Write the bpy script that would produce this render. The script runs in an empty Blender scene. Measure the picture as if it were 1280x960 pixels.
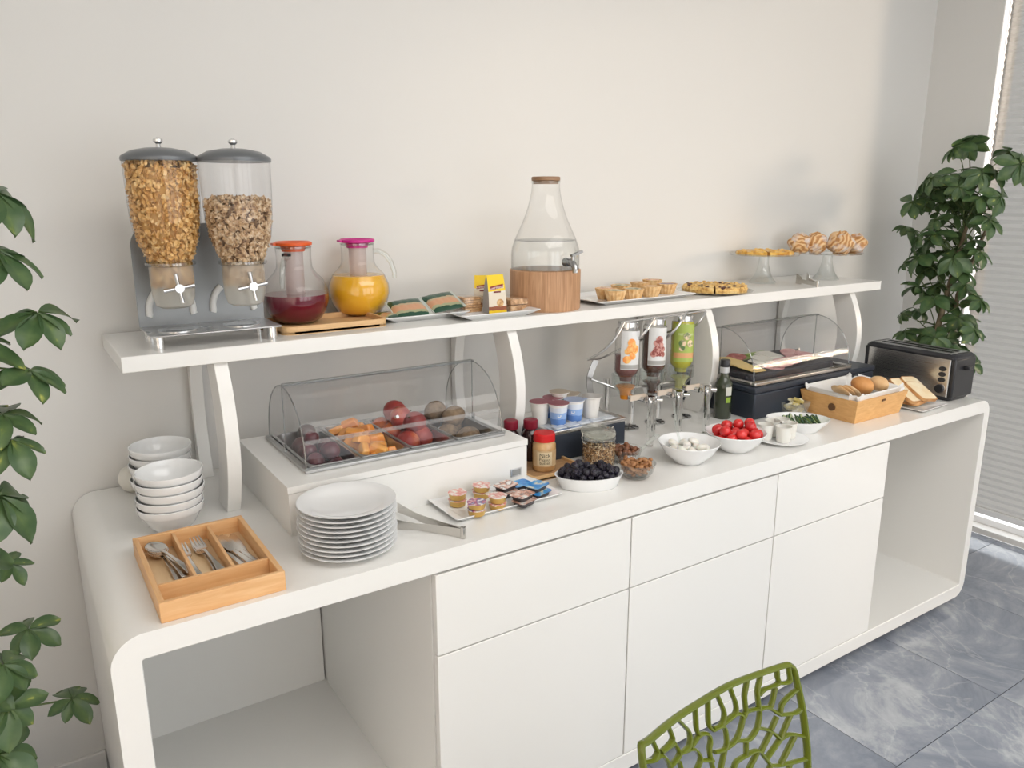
import bpy, bmesh, math, random
from mathutils import Vector, Matrix, Euler
R_ = random.Random(7)
PI = math.pi
sc = bpy.context.scene
COL = sc.collection
# ------------------------------------------------------------------ camera
F, CX, CY, CZ = 961.985, -0.0657, -1.4393, 1.6795
YAW, PITCH, ROLL = 0.5789, -0.2366, -0.002
fw = Vector((math.sin(YAW)*math.cos(PITCH), math.cos(YAW)*math.cos(PITCH), math.sin(PITCH)))
rt0 = Vector((math.cos(YAW), -math.sin(YAW), 0)); up0 = rt0.cross(fw)
rt = math.cos(ROLL)*rt0+math.sin(ROLL)*up0; up = -math.sin(ROLL)*rt0+math.cos(ROLL)*up0
cd = bpy.data.cameras.new('camera'); cam = bpy.data.objects.new('camera', cd); COL.objects.link(cam)
cd.sensor_width = 36; cd.lens = F/1280*36; cd.clip_start = .02
M = Matrix((rt, up, -fw)).transposed().to_4x4(); M.translation = Vector((CX, CY, CZ)); cam.matrix_world = M
sc.camera = cam
CAM = Vector((CX, CY, CZ))
def ray(px, py): return rt*((px-640)/F)+up*((480-py)/F)+fw
def at(px, py, z):
    d = ray(px, py); return CAM+d*((z-CZ)/d.z)
def aty(px, py, y):
    d = ray(px, py); return CAM+d*((y-CY)/d.y)
def atx(px, py, x):
    d = ray(px, py); return CAM+d*((x-CX)/d.x)
def atb(px, py, z, r):           # px,py = nearest bottom rim point of a round thing of radius r: its centre
    p = at(px, py, z); h = Vector((p.x-CX, p.y-CY, 0)).normalized(); return p+h*r
# ------------------------------------------------------------------ world, sun, exposure
w = bpy.data.worlds.new('world'); sc.world = w; w.use_nodes = True
bg = w.node_tree.nodes['Background']; bg.inputs[0].default_value = (.965, .985, 1.0, 1); bg.inputs[1].default_value = 1.9
sd = bpy.data.lights.new('sun', 'SUN'); sun = bpy.data.objects.new('sun', sd); COL.objects.link(sun)
sd.energy = 5.0; sd.color = (1.0, .81, .64); sd.angle = math.radians(10.0)
sun.rotation_euler = Vector((-.77, .60, -.105)).to_track_quat('-Z', 'Y').to_euler()
cl = bpy.data.lights.new('added_top_fill', 'AREA'); clo = bpy.data.objects.new('added_top_fill', cl); COL.objects.link(clo); cl.shape = 'RECTANGLE'; cl.size = 3.0; cl.size_y = 1.6; cl.energy = 38; cl.color = (1, .97, .93); clo.location = (1.5, -1.9, 2.97)  # added area light, unseen, lifts the upward-facing surfaces
vs = sc.view_settings; vs.view_transform = 'Standard'; vs.look = 'None'; vs.gamma = 1; vs.exposure = 0.55; vs.use_curve_mapping = False
# ------------------------------------------------------------------ materials
MATS = {}
def nodes(name):
    m = bpy.data.materials.new(name); m.use_nodes = True; nt = m.node_tree
    return m, nt, nt.nodes['Principled BSDF']
def P(name, col, rough=.5, metal=0, coat=0, trans=0, ior=1.45, sss=0, spec=None):
    if name in MATS: return MATS[name]
    m, nt, b = nodes(name)
    b.inputs['Base Color'].default_value = (*col, 1); b.inputs['Roughness'].default_value = rough; b.inputs['Metallic'].default_value = metal
    b.inputs['Coat Weight'].default_value = coat; b.inputs['Transmission Weight'].default_value = trans; b.inputs['IOR'].default_value = ior
    if sss: b.inputs['Subsurface Weight'].default_value = sss; b.inputs['Subsurface Radius'].default_value = (.01, .006, .004); 
    MATS[name] = m; return m
def ramp(nt, stops):
    r = nt.nodes.new('ShaderNodeValToRGB'); e = r.color_ramp.elements
    while len(e) > 1: e.remove(e[-1])
    e[0].position = stops[0][0]; e[0].color = (*stops[0][1], 1)
    for p, c in stops[1:]:
        n = e.new(p); n.color = (*c, 1)
    return r
def coords(nt, scale=(1, 1, 1), rand=False):
    tc = nt.nodes.new('ShaderNodeTexCoord'); mp = nt.nodes.new('ShaderNodeMapping'); mp.inputs['Scale'].default_value = scale
    nt.links.new(tc.outputs['Object'], mp.inputs['Vector'])
    if rand:
        oi = nt.nodes.new('ShaderNodeObjectInfo'); ml = nt.nodes.new('ShaderNodeMath'); ml.operation = 'MULTIPLY'; ml.inputs[1].default_value = 17
        nt.links.new(oi.outputs['Random'], ml.inputs[0]); cb = nt.nodes.new('ShaderNodeCombineXYZ')
        for i in range(3): nt.links.new(ml.outputs[0], cb.inputs[i])
        nt.links.new(cb.outputs[0], mp.inputs['Location'])
    return mp
def bump(nt, b, src, strength=.2, dist=.002):
    bp = nt.nodes.new('ShaderNodeBump'); bp.inputs['Strength'].default_value = strength; bp.inputs['Distance'].default_value = dist
    nt.links.new(src, bp.inputs['Height']); nt.links.new(bp.outputs[0], b.inputs['Normal'])
def food(name, stops, scale=30, rough=.5, bmp=.3, dist=.002, coat=0, stretch=(1, 1, 1), sss=0, detail=4, spec=.5):
    if name in MATS: return MATS[name]
    m, nt, b = nodes(name); mp = coords(nt, stretch, True)
    n = nt.nodes.new('ShaderNodeTexNoise'); n.inputs['Scale'].default_value = scale; n.inputs['Detail'].default_value = detail
    nt.links.new(mp.outputs[0], n.inputs['Vector']); r = ramp(nt, stops); nt.links.new(n.outputs['Fac'], r.inputs[0])
    nt.links.new(r.outputs[0], b.inputs['Base Color']); b.inputs['Roughness'].default_value = rough; b.inputs['Coat Weight'].default_value = coat
    b.inputs['Specular IOR Level'].default_value = spec
    if sss: b.inputs['Subsurface Weight'].default_value = sss; b.inputs['Subsurface Radius'].default_value = (.01, .005, .003)
    if bmp: bump(nt, b, n.outputs['Fac'], bmp, dist)
    MATS[name] = m; return m
def wood(name, c1, c2, scale=14, axis=(1, 8, 8), rough=.45, dark=None):
    if name in MATS: return MATS[name]
    m, nt, b = nodes(name); mp = coords(nt, axis, True)
    n = nt.nodes.new('ShaderNodeTexNoise'); n.inputs['Scale'].default_value = scale; n.inputs['Detail'].default_value = 6; n.inputs['Distortion'].default_value = .8
    nt.links.new(mp.outputs[0], n.inputs['Vector']); r = ramp(nt, [(.3, c1), (.7, c2)]); nt.links.new(n.outputs['Fac'], r.inputs[0])
    nt.links.new(r.outputs[0], b.inputs['Base Color']); b.inputs['Roughness'].default_value = rough; bump(nt, b, n.outputs['Fac'], .12, .001)
    MATS[name] = m; return m
def thin(name, col=(1, 1, 1), k=1.0, rough=.02, ior=1.5, haze=0, hcol=(.9, .9, .9), base=0.0, dif=.5, edge=.62):
    """thin clear wall: passes light straight, fresnel gloss; haze = milky share"""
    if name in MATS: return MATS[name]
    m = bpy.data.materials.new(name); m.use_nodes = True; nt = m.node_tree; nt.nodes.clear()
    o = nt.nodes.new('ShaderNodeOutputMaterial'); t = nt.nodes.new('ShaderNodeBsdfTransparent'); t.inputs[0].default_value = (*col, 1)
    g = nt.nodes.new('ShaderNodeBsdfGlossy'); g.inputs['Roughness'].default_value = rough; g.inputs[0].default_value = (1, 1, 1, 1)
    lw = nt.nodes.new('ShaderNodeLayerWeight'); lw.inputs['Blend'].default_value = .5; f = nt.nodes.new('ShaderNodeMath'); f.operation = 'POWER'; f.inputs[1].default_value = 3.5; nt.links.new(lw.outputs['Facing'], f.inputs[0])
    f2 = nt.nodes.new('ShaderNodeMath'); f2.operation = 'POWER'; f2.inputs[1].default_value = 5.0; nt.links.new(lw.outputs['Facing'], f2.inputs[0])
    tm = nt.nodes.new('ShaderNodeMix'); tm.data_type = 'RGBA'; tm.inputs[6].default_value = (*col, 1); tm.inputs[7].default_value = (col[0]*edge, col[1]*edge, col[2]*edge, 1); nt.links.new(f2.outputs[0], tm.inputs[0]); nt.links.new(tm.outputs[2], t.inputs[0])
    ml = nt.nodes.new('ShaderNodeMath'); ml.operation = 'MULTIPLY_ADD'; ml.inputs[1].default_value = k*.7; ml.inputs[2].default_value = base+.03; ml.use_clamp = True
    nt.links.new(f.outputs[0], ml.inputs[0])
    mx = nt.nodes.new('ShaderNodeMixShader'); nt.links.new(ml.outputs[0], mx.inputs[0]); nt.links.new(g.outputs[0], mx.inputs[2])
    if haze:
        d = nt.nodes.new('ShaderNodeBsdfTranslucent'); d.inputs[0].default_value = (*hcol, 1)
        d2 = nt.nodes.new('ShaderNodeBsdfDiffuse'); d2.inputs[0].default_value = (*hcol, 1)
        hm = nt.nodes.new('ShaderNodeMixShader'); hm.inputs[0].default_value = dif; nt.links.new(d.outputs[0], hm.inputs[1]); nt.links.new(d2.outputs[0], hm.inputs[2])
        h = nt.nodes.new('ShaderNodeMixShader'); h.inputs[0].default_value = haze; nt.links.new(t.outputs[0], h.inputs[1]); nt.links.new(hm.outputs[0], h.inputs[2])
        nt.links.new(h.outputs[0], mx.inputs[1])
    else: nt.links.new(t.outputs[0], mx.inputs[1])
    nt.links.new(mx.outputs[0], o.inputs[0]); MATS[name] = m; return m
def banded(name, axis, stops, rough=.4, scale=1.0, off=0.0, noise=0.0, nscale=60, coat=0):
    """flat print: constant colour bands along one object axis (position = value*scale+off)"""
    if name in MATS: return MATS[name]
    m, nt, b = nodes(name); tc = nt.nodes.new('ShaderNodeTexCoord'); sp = nt.nodes.new('ShaderNodeSeparateXYZ'); nt.links.new(tc.outputs['Object'], sp.inputs[0])
    ma = nt.nodes.new('ShaderNodeMath'); ma.operation = 'MULTIPLY_ADD'; ma.inputs[1].default_value = scale; ma.inputs[2].default_value = off
    nt.links.new(sp.outputs[axis], ma.inputs[0]); src = ma.outputs[0]
    if noise:
        n = nt.nodes.new('ShaderNodeTexNoise'); n.inputs['Scale'].default_value = nscale; nt.links.new(tc.outputs['Object'], n.inputs['Vector'])
        s = nt.nodes.new('ShaderNodeMath'); s.operation = 'MULTIPLY_ADD'; s.inputs[1].default_value = noise; nt.links.new(n.outputs['Fac'], s.inputs[0]); nt.links.new(src, s.inputs[2]); src = s.outputs[0]
    r = ramp(nt, stops); r.color_ramp.interpolation = 'CONSTANT'; nt.links.new(src, r.inputs[0]); nt.links.new(r.outputs[0], b.inputs['Base Color'])
    b.inputs['Roughness'].default_value = rough; b.inputs['Coat Weight'].default_value = coat; MATS[name] = m; return m
def brushed(name, col, rough, axis=(1, 1, 60), metal=1):
    m, nt, b = nodes(name); mp = coords(nt, axis); n = nt.nodes.new('ShaderNodeTexNoise'); n.inputs['Scale'].default_value = 20
    nt.links.new(mp.outputs[0], n.inputs['Vector']); r = ramp(nt, [(.3, (rough*.7,)*3), (.7, (rough*1.3,)*3)]); nt.links.new(n.outputs['Fac'], r.inputs[0]); nt.links.new(r.outputs[0], b.inputs['Roughness'])
    b.inputs['Base Color'].default_value = (*col, 1); b.inputs['Metallic'].default_value = metal; MATS[name] = m; return m
# wall paint
m, nt, b = nodes('wall_paint'); mp = coords(nt); n = nt.nodes.new('ShaderNodeTexNoise'); n.inputs['Scale'].default_value = 160; nt.links.new(mp.outputs[0], n.inputs['Vector'])
b.inputs['Base Color'].default_value = (.735, .725, .70, 1); b.inputs['Roughness'].default_value = .55; bump(nt, b, n.outputs['Fac'], .06, .001); WALL = m
LACQ = P('white_lacquer', (.84, .835, .81), .28, coat=.25)
CERAM = P('white_ceramic', (.86, .87, .875), .12, coat=.3)
WPLAST = P('white_plastic', (.85, .85, .84), .3)
STEEL = brushed('brushed_steel', (.66, .66, .67), .32)
STEELX = brushed('brushed_steel_long', (.62, .61, .60), .30, (1, 60, 60))
CHROME = P('chrome', (.80, .80, .80), .10, 1)
CUTL = P('cutlery_steel', (.62, .60, .57), .20, 1)
PANST = P('pan_steel', (.55, .55, .55), .28, 1)
SILV = P('silver_plastic', (.26, .27, .275), .40, .45)
LIDG = P('lid_grey', (.16, .17, .18), .3, .3)
BLK = P('black_plastic', (.025, .026, .03), .32)
NAVY = P('dark_box', (.028, .036, .052), .38)
GLASS = thin('clear_glass', (.98, .98, .975), .9, edge=.42)
ACRYL = thin('clear_acrylic', (.965, .965, .97), .45, .03, 1.49)
ACRYLE = thin('acrylic_edge', (.70, .72, .72), 1.0, .05, 1.5, base=.12)
GLASST = thin('thick_glass', (.93, .95, .94), 1.2, .03, 1.5, base=.05)
FROST = thin('frosted', (.93, .93, .9), .5, .2, 1.45, haze=.42, hcol=(.86, .85, .80))
WATER = thin('water', (.975, .985, .985), .5, .01, 1.33)
WATERT = thin('water_top', (.90, .92, .92), .8, .01, 1.33, base=.05)
TRAYW = wood('tray_pine', (.80, .50, .25), (.70, .38, .16), 10, (1, 9, 9))
BAMB = wood('bamboo', (.78, .52, .27), (.68, .42, .19), 9, (1, 12, 12))
BAMBD = wood('bamboo_dark', (.50, .30, .15), (.40, .23, .11), 9, (1, 12, 12))
OAK = wood('oak', (.62, .37, .21), (.42, .22, .11), 10, (14, 14, .9), .5)
CRATE = wood('crate_pine', (.76, .45, .18), (.64, .34, .12), 9, (3, 3, 14))
LIDW = wood('lid_wood', (.34, .20, .11), (.26, .14, .07), 12, (1, 8, 8))
# ------------------------------------------------------------------ mesh builder
class MB:
    def __init__(s): s.v = []; s.f = []; s.m = []
    def add(s, vs, fs, mi=0):
        o = len(s.v); s.v += [tuple(p) for p in vs]; s.f += [tuple(i+o for i in f) for f in fs]; s.m += [mi]*len(fs); return s
    def box(s, x0, x1, y0, y1, z0, z1, mi=0):
        return s.add([(x0, y0, z0), (x1, y0, z0), (x1, y1, z0), (x0, y1, z0), (x0, y0, z1), (x1, y0, z1), (x1, y1, z1), (x0, y1, z1)],
                     [(3, 2, 1, 0), (4, 5, 6, 7), (0, 1, 5, 4), (1, 2, 6, 5), (2, 3, 7, 6), (3, 0, 4, 7)], mi)
    def loft(s, loops, cap0=True, cap1=True, closed=True, mi=0):
        n = len(loops[0]); vs = [p for l in loops for p in l]; fs = []
        for i in range(len(loops)-1):
            for j in range(n if closed else n-1):
                a = i*n+j; b2 = i*n+(j+1) % n; fs.append((a, b2, b2+n, a+n))
        if cap0: fs.append(tuple(reversed(range(n))))
        if cap1: fs.append(tuple((len(loops)-1)*n+j for j in range(n)))
        return s.add(vs, fs, mi)
    def lathe(s, prof, seg=32, c=(0, 0, 0), mi=0, sx=1, sy=1):
        loops = []
        for r, z in prof: loops.append([(c[0]+sx*r*math.cos(2*PI*k/seg), c[1]+sy*r*math.sin(2*PI*k/seg), c[2]+z) for k in range(seg)])
        return s.loft(loops, prof[0][0] > 1e-6, prof[-1][0] > 1e-6, True, mi)
    def tube(s, pts, r, seg=8, cap=True, mi=0):
        pts = [Vector(p) for p in pts]; n = len(pts); loops = []; rs = r if isinstance(r, (list, tuple)) else [r]*n
        t0 = (pts[1]-pts[0]).normalized(); ref = Vector((0, 0, 1)) if abs(t0.z) < .9 else Vector((1, 0, 0)); u = t0.cross(ref).normalized()
        for i in range(n):
            t = (pts[min(i+1, n-1)]-pts[max(i-1, 0)]).normalized(); u = (u-t*u.dot(t)); u = u.normalized() if u.length > 1e-6 else t.orthogonal().normalized(); v = t.cross(u)
            loops.append([pts[i]+(u*math.cos(2*PI*k/seg)+v*math.sin(2*PI*k/seg))*rs[i] for k in range(seg)])
        return s.loft(loops, cap, cap, True, mi)
    def prism(s, poly, z0, z1, mi=0):
        return s.loft([[(x, y, z0) for x, y in poly], [(x, y, z1) for x, y in poly]], True, True, True, mi)
    def ribbon(s, pts, ws, ts, side=(1, 0, 0), mi=0):
        loops = []; side = Vector(side)
        for i, p in enumerate(pts):
            p = Vector(p); t = (Vector(pts[min(i+1, len(pts)-1)])-Vector(pts[max(i-1, 0)])).normalized(); sd_ = (side-t*side.dot(t)).normalized(); nn = sd_.cross(t)
            wv = (ws[i] if isinstance(ws, (list, tuple)) else ws)/2; th = (ts[i] if isinstance(ts, (list, tuple)) else ts)/2
            loops.append([p+sd_*wv+nn*th, p-sd_*wv+nn*th, p-sd_*wv-nn*th, p+sd_*wv-nn*th])
        return s.loft(loops, True, True, True, mi)
    def ball(s, c=(0, 0, 0), r=(1, 1, 1), seg=12, rings=8, fn=None, mi=0):
        vs = []; fs = []
        for i in range(1, rings):
            th = PI*i/rings
            for j in range(seg):
                ph = 2*PI*j/seg; d = Vector((math.sin(th)*math.cos(ph), math.sin(th)*math.sin(ph), math.cos(th))); k = fn(d, th, ph) if fn else 1
                vs.append((c[0]+d.x*r[0]*k, c[1]+d.y*r[1]*k, c[2]+d.z*r[2]*k))
        k = fn(Vector((0, 0, 1)), 0, 0) if fn else 1; k2 = fn(Vector((0, 0, -1)), PI, 0) if fn else 1
        vs += [(c[0], c[1], c[2]+r[2]*k), (c[0], c[1], c[2]-r[2]*k2)]; N = len(vs)
        for i in range(rings-2):
            for j in range(seg):
                a = i*seg+j; b2 = i*seg+(j+1) % seg; fs.append((a, a+seg, b2+seg, b2))
        for j in range(seg):
            fs.append((N-2, j, (j+1) % seg)); a = (rings-2)*seg; fs.append((N-1, a+(j+1) % seg, a+j))
        return s.add(vs, fs, mi)
    def xf(s, mat): s.v = [tuple(mat @ Vector(p)) for p in s.v]; return s
    def obj(s, name, mats, parent=None, bevel=0, seg=2, sharp=38, sub=0, solid=0):
        me = bpy.data.meshes.new(name); me.from_pydata(s.v, [], s.f)
        for mm in (mats if isinstance(mats, (list, tuple)) else [mats]): me.materials.append(mm)
        me.polygons.foreach_set('material_index', s.m)
        bm = bmesh.new(); bm.from_mesh(me); bmesh.ops.recalc_face_normals(bm, faces=bm.faces); bm.to_mesh(me); bm.free()
        me.polygons.foreach_set('use_smooth', [True]*len(me.polygons))
        try: me.set_sharp_from_angle(angle=math.radians(sharp))
        except Exception: pass
        o = bpy.data.objects.new(name, me); COL.objects.link(o)
        if parent: o.parent = parent
        if solid: md = o.modifiers.new('solid', 'SOLIDIFY'); md.thickness = solid; md.offset = 0
        if bevel: md = o.modifiers.new('bevel', 'BEVEL'); md.width = bevel; md.segments = seg; md.limit_method = 'ANGLE'; md.angle_limit = math.radians(40); md.harden_normals = False
        if sub: md = o.modifiers.new('sub', 'SUBSURF'); md.levels = sub; md.render_levels = sub
        return o
def B(x0, x1, y0, y1, z0, z1): return MB().box(x0, x1, y0, y1, z0, z1)
def rrect(w, d, r, n=5, cx=0, cy=0):
    out = []
    for qx, qy, a0 in ((1, 1, 0), (-1, 1, PI/2), (-1, -1, PI), (1, -1, 1.5*PI)):
        for k in range(n+1):
            a = a0+PI/2*k/n; out.append((cx+qx*(w/2-r)+r*math.cos(a), cy+qy*(d/2-r)+r*math.sin(a)))
    return out
def loop(poly, z): return [(x, y, z) for x, y in poly]
def thing(name, label, cat, loc=(0, 0, 0), rz=0, group=None):
    o = bpy.data.objects.new(name, None); COL.objects.link(o); o.empty_display_size = .05; o.location = loc; o.rotation_euler = (0, 0, rz)
    o['label'] = label; o['category'] = cat
    if group: o['group'] = group
    return o
def tag(o, label, cat, group=None, loc=None, rot=None, kind=None):
    o['label'] = label; o['category'] = cat
    if group: o['group'] = group
    if kind: o['kind'] = kind
    if loc is not None: o.location = loc
    if rot is not None: o.rotation_euler = rot
    return o
def struct(o): o['kind'] = 'structure'; return o
def dup(root, loc, rot=None, label=None, parent=None, scale=None):
    r = root.copy(); COL.objects.link(r); r.location = loc
    if rot is not None: r.rotation_euler = rot if isinstance(rot, (tuple, Euler)) else (0, 0, rot)
    if label: r['label'] = label
    if scale: r.scale = scale if isinstance(scale, tuple) else (scale,)*3
    for ch in list(root.children):
        c = ch.copy(); COL.objects.link(c); c.parent = r
        for g in list(ch.children):
            d = g.copy(); COL.objects.link(d); d.parent = c
    return r
def textmesh(s, size, fn, name, mat, parent, spacing=1.0):
    cu = bpy.data.curves.new('t', 'FONT'); cu.body = s; cu.size = size; cu.align_x = 'CENTER'; cu.align_y = 'CENTER'; cu.space_character = spacing; cu.resolution_u = 2
    o = bpy.data.objects.new('t', cu); COL.objects.link(o); dg = bpy.context.evaluated_depsgraph_get(); dg.update()
    me = bpy.data.meshes.new_from_object(o.evaluated_get(dg)); bpy.data.objects.remove(o); bpy.data.curves.remove(cu)
    for v in me.vertices: v.co = Vector(fn(v.co.x, v.co.y))
    me.materials.clear(); me.materials.append(mat); me.name = name
    q = bpy.data.objects.new(name, me); COL.objects.link(q); q.parent = parent; return q
def heap(n, inside, rr, z0, rnd, tries=40, floor=None):
    out = []
    for i in range(n):
        r = rr() if callable(rr) else rr; best = None
        for _ in range(tries):
            x, y = inside(rnd, r); z = (floor(x, y) if floor else z0)+r
            for (a, b2, c, q) in out:
                d2 = (x-a)**2+(y-b2)**2; s_ = (r+q)*.94
                if d2 < s_*s_: z = max(z, c+math.sqrt(s_*s_-d2))
            if best is None or z < best[2]: best = (x, y, z, r)
        out.append(best)
    return out
def in_ell(cx, cy, a, b2):
    def f(rnd, r):
        t = rnd.random()*2*PI; k = math.sqrt(rnd.random()); return cx+(a-r)*k*math.cos(t), cy+(b2-r)*k*math.sin(t)
    return f
def in_rect(x0, x1, y0, y1): return lambda rnd, r: (rnd.uniform(x0+r, x1-r), rnd.uniform(y0+r, y1-r))
T, S = .9, 1.33
L, D = 3.158, .8595
XW = 3.945
# ================================================================== SETTING
m, nt, b = nodes('marble_tile'); tc = nt.nodes.new('ShaderNodeNewGeometry'); oi = nt.nodes.new('ShaderNodeObjectInfo')
ml = nt.nodes.new('ShaderNodeMath'); ml.operation = 'MULTIPLY'; ml.inputs[1].default_value = 23; nt.links.new(oi.outputs['Random'], ml.inputs[0])
va = nt.nodes.new('ShaderNodeVectorMath'); cb = nt.nodes.new('ShaderNodeCombineXYZ'); nt.links.new(ml.outputs[0], cb.inputs[2]); nt.links.new(tc.outputs['Position'], va.inputs[0]); nt.links.new(cb.outputs[0], va.inputs[1])
n1 = nt.nodes.new('ShaderNodeTexNoise'); n1.inputs['Scale'].default_value = 2.6; n1.inputs['Detail'].default_value = 9; n1.inputs['Roughness'].default_value = .68; n1.inputs['Distortion'].default_value = .7; nt.links.new(va.outputs[0], n1.inputs['Vector'])
r1 = ramp(nt, [(.30, (.16, .18, .225)), (.45, (.235, .26, .31)), (.54, (.30, .325, .375)), (.61, (.42, .44, .475)), (.75, (.56, .575, .60))]); nt.links.new(n1.outputs['Fac'], r1.inputs[0])
n2 = nt.nodes.new('ShaderNodeTexNoise'); n2.inputs['Scale'].default_value = 1.7; n2.inputs['Detail'].default_value = 7; n2.inputs['Distortion'].default_value = 1.0; nt.links.new(va.outputs[0], n2.inputs['Vector'])
r2 = ramp(nt, [(.490, (0, 0, 0)), (.50, (.45, .45, .45)), (.510, (0, 0, 0))]); nt.links.new(n2.outputs['Fac'], r2.inputs[0])
n3 = nt.nodes.new('ShaderNodeTexNoise'); n3.inputs['Scale'].default_value = 45; n3.inputs['Detail'].default_value = 3; nt.links.new(va.outputs[0], n3.inputs['Vector'])
mx3 = nt.nodes.new('ShaderNodeMath'); mx3.operation = 'MULTIPLY'; nt.links.new(r2.outputs[0], mx3.inputs[0]); nt.links.new(n3.outputs['Fac'], mx3.inputs[1])
mx = nt.nodes.new('ShaderNodeMix'); mx.data_type = 'RGBA'; nt.links.new(mx3.outputs[0], mx.inputs[0]); nt.links.new(r1.outputs[0], mx.inputs[6]); mx.inputs[7].default_value = (.68, .69, .70, 1)
nt.links.new(mx.outputs[2], b.inputs['Base Color']); b.inputs['Roughness'].default_value = .10; MARBLE = m
fl = struct(B(-2.4, XW, -4.2, D, -.05, -.004).obj('floor', P('grout', (.07, .075, .08), .8)))
for i in range(-7, 4):
    for j in range(-6, 3):
        x0, x1 = 2.005+.625*i, 2.005+.625*(i+1); y0, y1 = -.404+.625*j, -.404+.625*(j+1)
        x0 = max(x0, -2.4); x1 = min(x1, XW); y0 = max(y0, -4.2); y1 = min(y1, D)
        if x1-x0 < .05 or y1-y0 < .05: continue
        g = .0014
        t_ = B(-(x1-x0)/2+g, (x1-x0)/2-g, -(y1-y0)/2+g, (y1-y0)/2-g, -.004, 0).obj('floor_tile', MARBLE, fl); t_.location = ((x0+x1)/2, (y0+y1)/2, 0)
struct(B(-2.4, XW+.16, D, D+.15, 0, 3.0).obj('wall_back', WALL))
struct(B(-2.4, -.002, D-.012, D, 0, .1).obj('baseboard_back', P('base_white', (.78, .77, .75), .4), bevel=.002))
WY0, WY1, WZ0, WZ1 = -1.62, .541, .03, 2.84
wr = MB().box(XW, XW+.16, WY1, D, 0, 3).box(XW, XW+.16, -4.2, WY0, 0, 3).box(XW, XW+.16, WY0, WY1, WZ1, 3).box(XW, XW+.16, WY0, WY1, 0, WZ0)
struct(wr.obj('wall_right', WALL))
struct(B(-1.05, -.9, -4.35, D, 0, 3.0).obj('added_wall_left', WALL))  # unseen wall added to darken the left side
struct(B(-2.4, XW+.16, -4.2, D+.15, 3.0, 3.1).obj('added_ceiling', P('ceiling_white', (.85, .85, .84), .8)))  # unseen ceiling, put in to cut the light from above
fwl = MB().box(-1.1, XW, -4.35, -4.2, 0, .35).box(-1.1, XW, -4.35, -4.2, 2.75, 3)
for a in ((-1.1, .15), (1.05, 1.25), (2.55, 2.85)): fwl.box(a[0], a[1], -4.35, -4.2, .35, 2.75)
struct(fwl.obj('added_wall_front', WALL))  # unseen windowed wall added behind the camera to shape light and reflections
FRW = P('window_white', (.82, .83, .84), .3)
win = bpy.data.objects.new('window_1', None); COL.objects.link(win); struct(win)
fx0, fx1 = XW+.07, XW+.12
for a in ((WY0, WY0+.05, WZ0, WZ1), (WY1-.006, WY1, WZ0, WZ1), (WY0+.05, WY1-.006, WZ0, WZ0+.035), (WY0+.05, WY1-.006, WZ1-.05, WZ1)):
    B(fx0, fx1, *a).obj('window_frame', FRW, win, bevel=.003)
PANE = thin('window_pane', (.97, .98, .99), .4)
B(fx0+.02, fx0+.026, WY0+.05, WY1-.006, WZ0+.035, WZ1-.05).obj('pane', PANE, win)
# pleated blind
bl = thing('pleated_blind', 'large off-white pleated window blind hanging down beside the plant', 'blind', (XW+.02, 0, 0))
BY0, BY1 = WY0+.02, .521
BLIND = thin('blind_fabric', (.56, .54, .50), .05, .5, 1.2, haze=.80, hcol=(.30, .29, .28), dif=.97)
nz = 152; lo_ = []
for k in range(nz+1):
    z = .135+(2.74-.135)*k/nz; lo_.append([(.006 if k % 2 else -.006, BY0, z), (.006 if k % 2 else -.006, BY1, z)])
fb = MB(); fb.loft(lo_, False, False, False); fb.obj('pleated_fabric', BLIND, bl, sharp=5)
B(-.014, .014, BY0, BY1, .105, .137).obj('bottom_rail', FRW, bl, bevel=.004)
B(-.012, -.008, BY1-.001, WY1-.001, .135, 2.78).obj('bright_gap_strip', thin('gap_translucent', (.9, .9, .9), .05, .5, haze=.93, hcol=(.88, .90, .92), dif=.25), bl)  # added translucent strip, its sun glow stands in for the bright gap
B(-.018, .018, BY0, BY1, 2.74, 2.79).obj('head_rail', FRW, bl, bevel=.004)
# ================================================================== BUFFET COUNTER
ct = thing('buffet_counter', 'long glossy white counter with rounded corners and open ends', 'counter', (0, 0, 0))
zb, t, ro = .0445, .053, .062
def rloop(x0, x1, z0, z1, r, y, n=10):
    cx, cz = (x0+x1)/2, (z0+z1)/2; return [(x+cx, y, z+cz) for x, z in rrect(x1-x0, z1-z0, r, n)]
yb = D-.004
sh = MB(); o1, o2 = rloop(0, L, zb, T, ro, 0), rloop(0, L, zb, T, ro, yb); i1, i2 = rloop(t, L-t*.72, zb+t, T-t, .006, 0), rloop(t, L-t*.72, zb+t, T-t, .006, yb)
sh.loft([o1, o2, i2, i1, o1], False, False)
sh.obj('shell', LACQ, ct, bevel=.002)
B(t, .66, yb-.022, yb-.002, zb+t, T-t).obj('back_panel', LACQ, ct)
B(2.478, L-t*.72, yb-.022, yb-.002, zb+t, T-t).obj('back_panel', LACQ, ct)
B(.25, L-.25, .12, yb-.1, 0, zb).obj('plinth', P('plinth_grey', (.30, .30, .30), .5), ct)
d = [.664, 1.2617, 1.8682, 2.4718]
names = ['the open left-hand compartment', 'the other two cabinets', 'the open compartment below the toaster']
labs = ['white handleless cabinet beside the open compartment below the cutlery tray', 'white handleless cabinet between the two other cabinets', 'white handleless cabinet beside the open compartment below the toaster']
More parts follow.
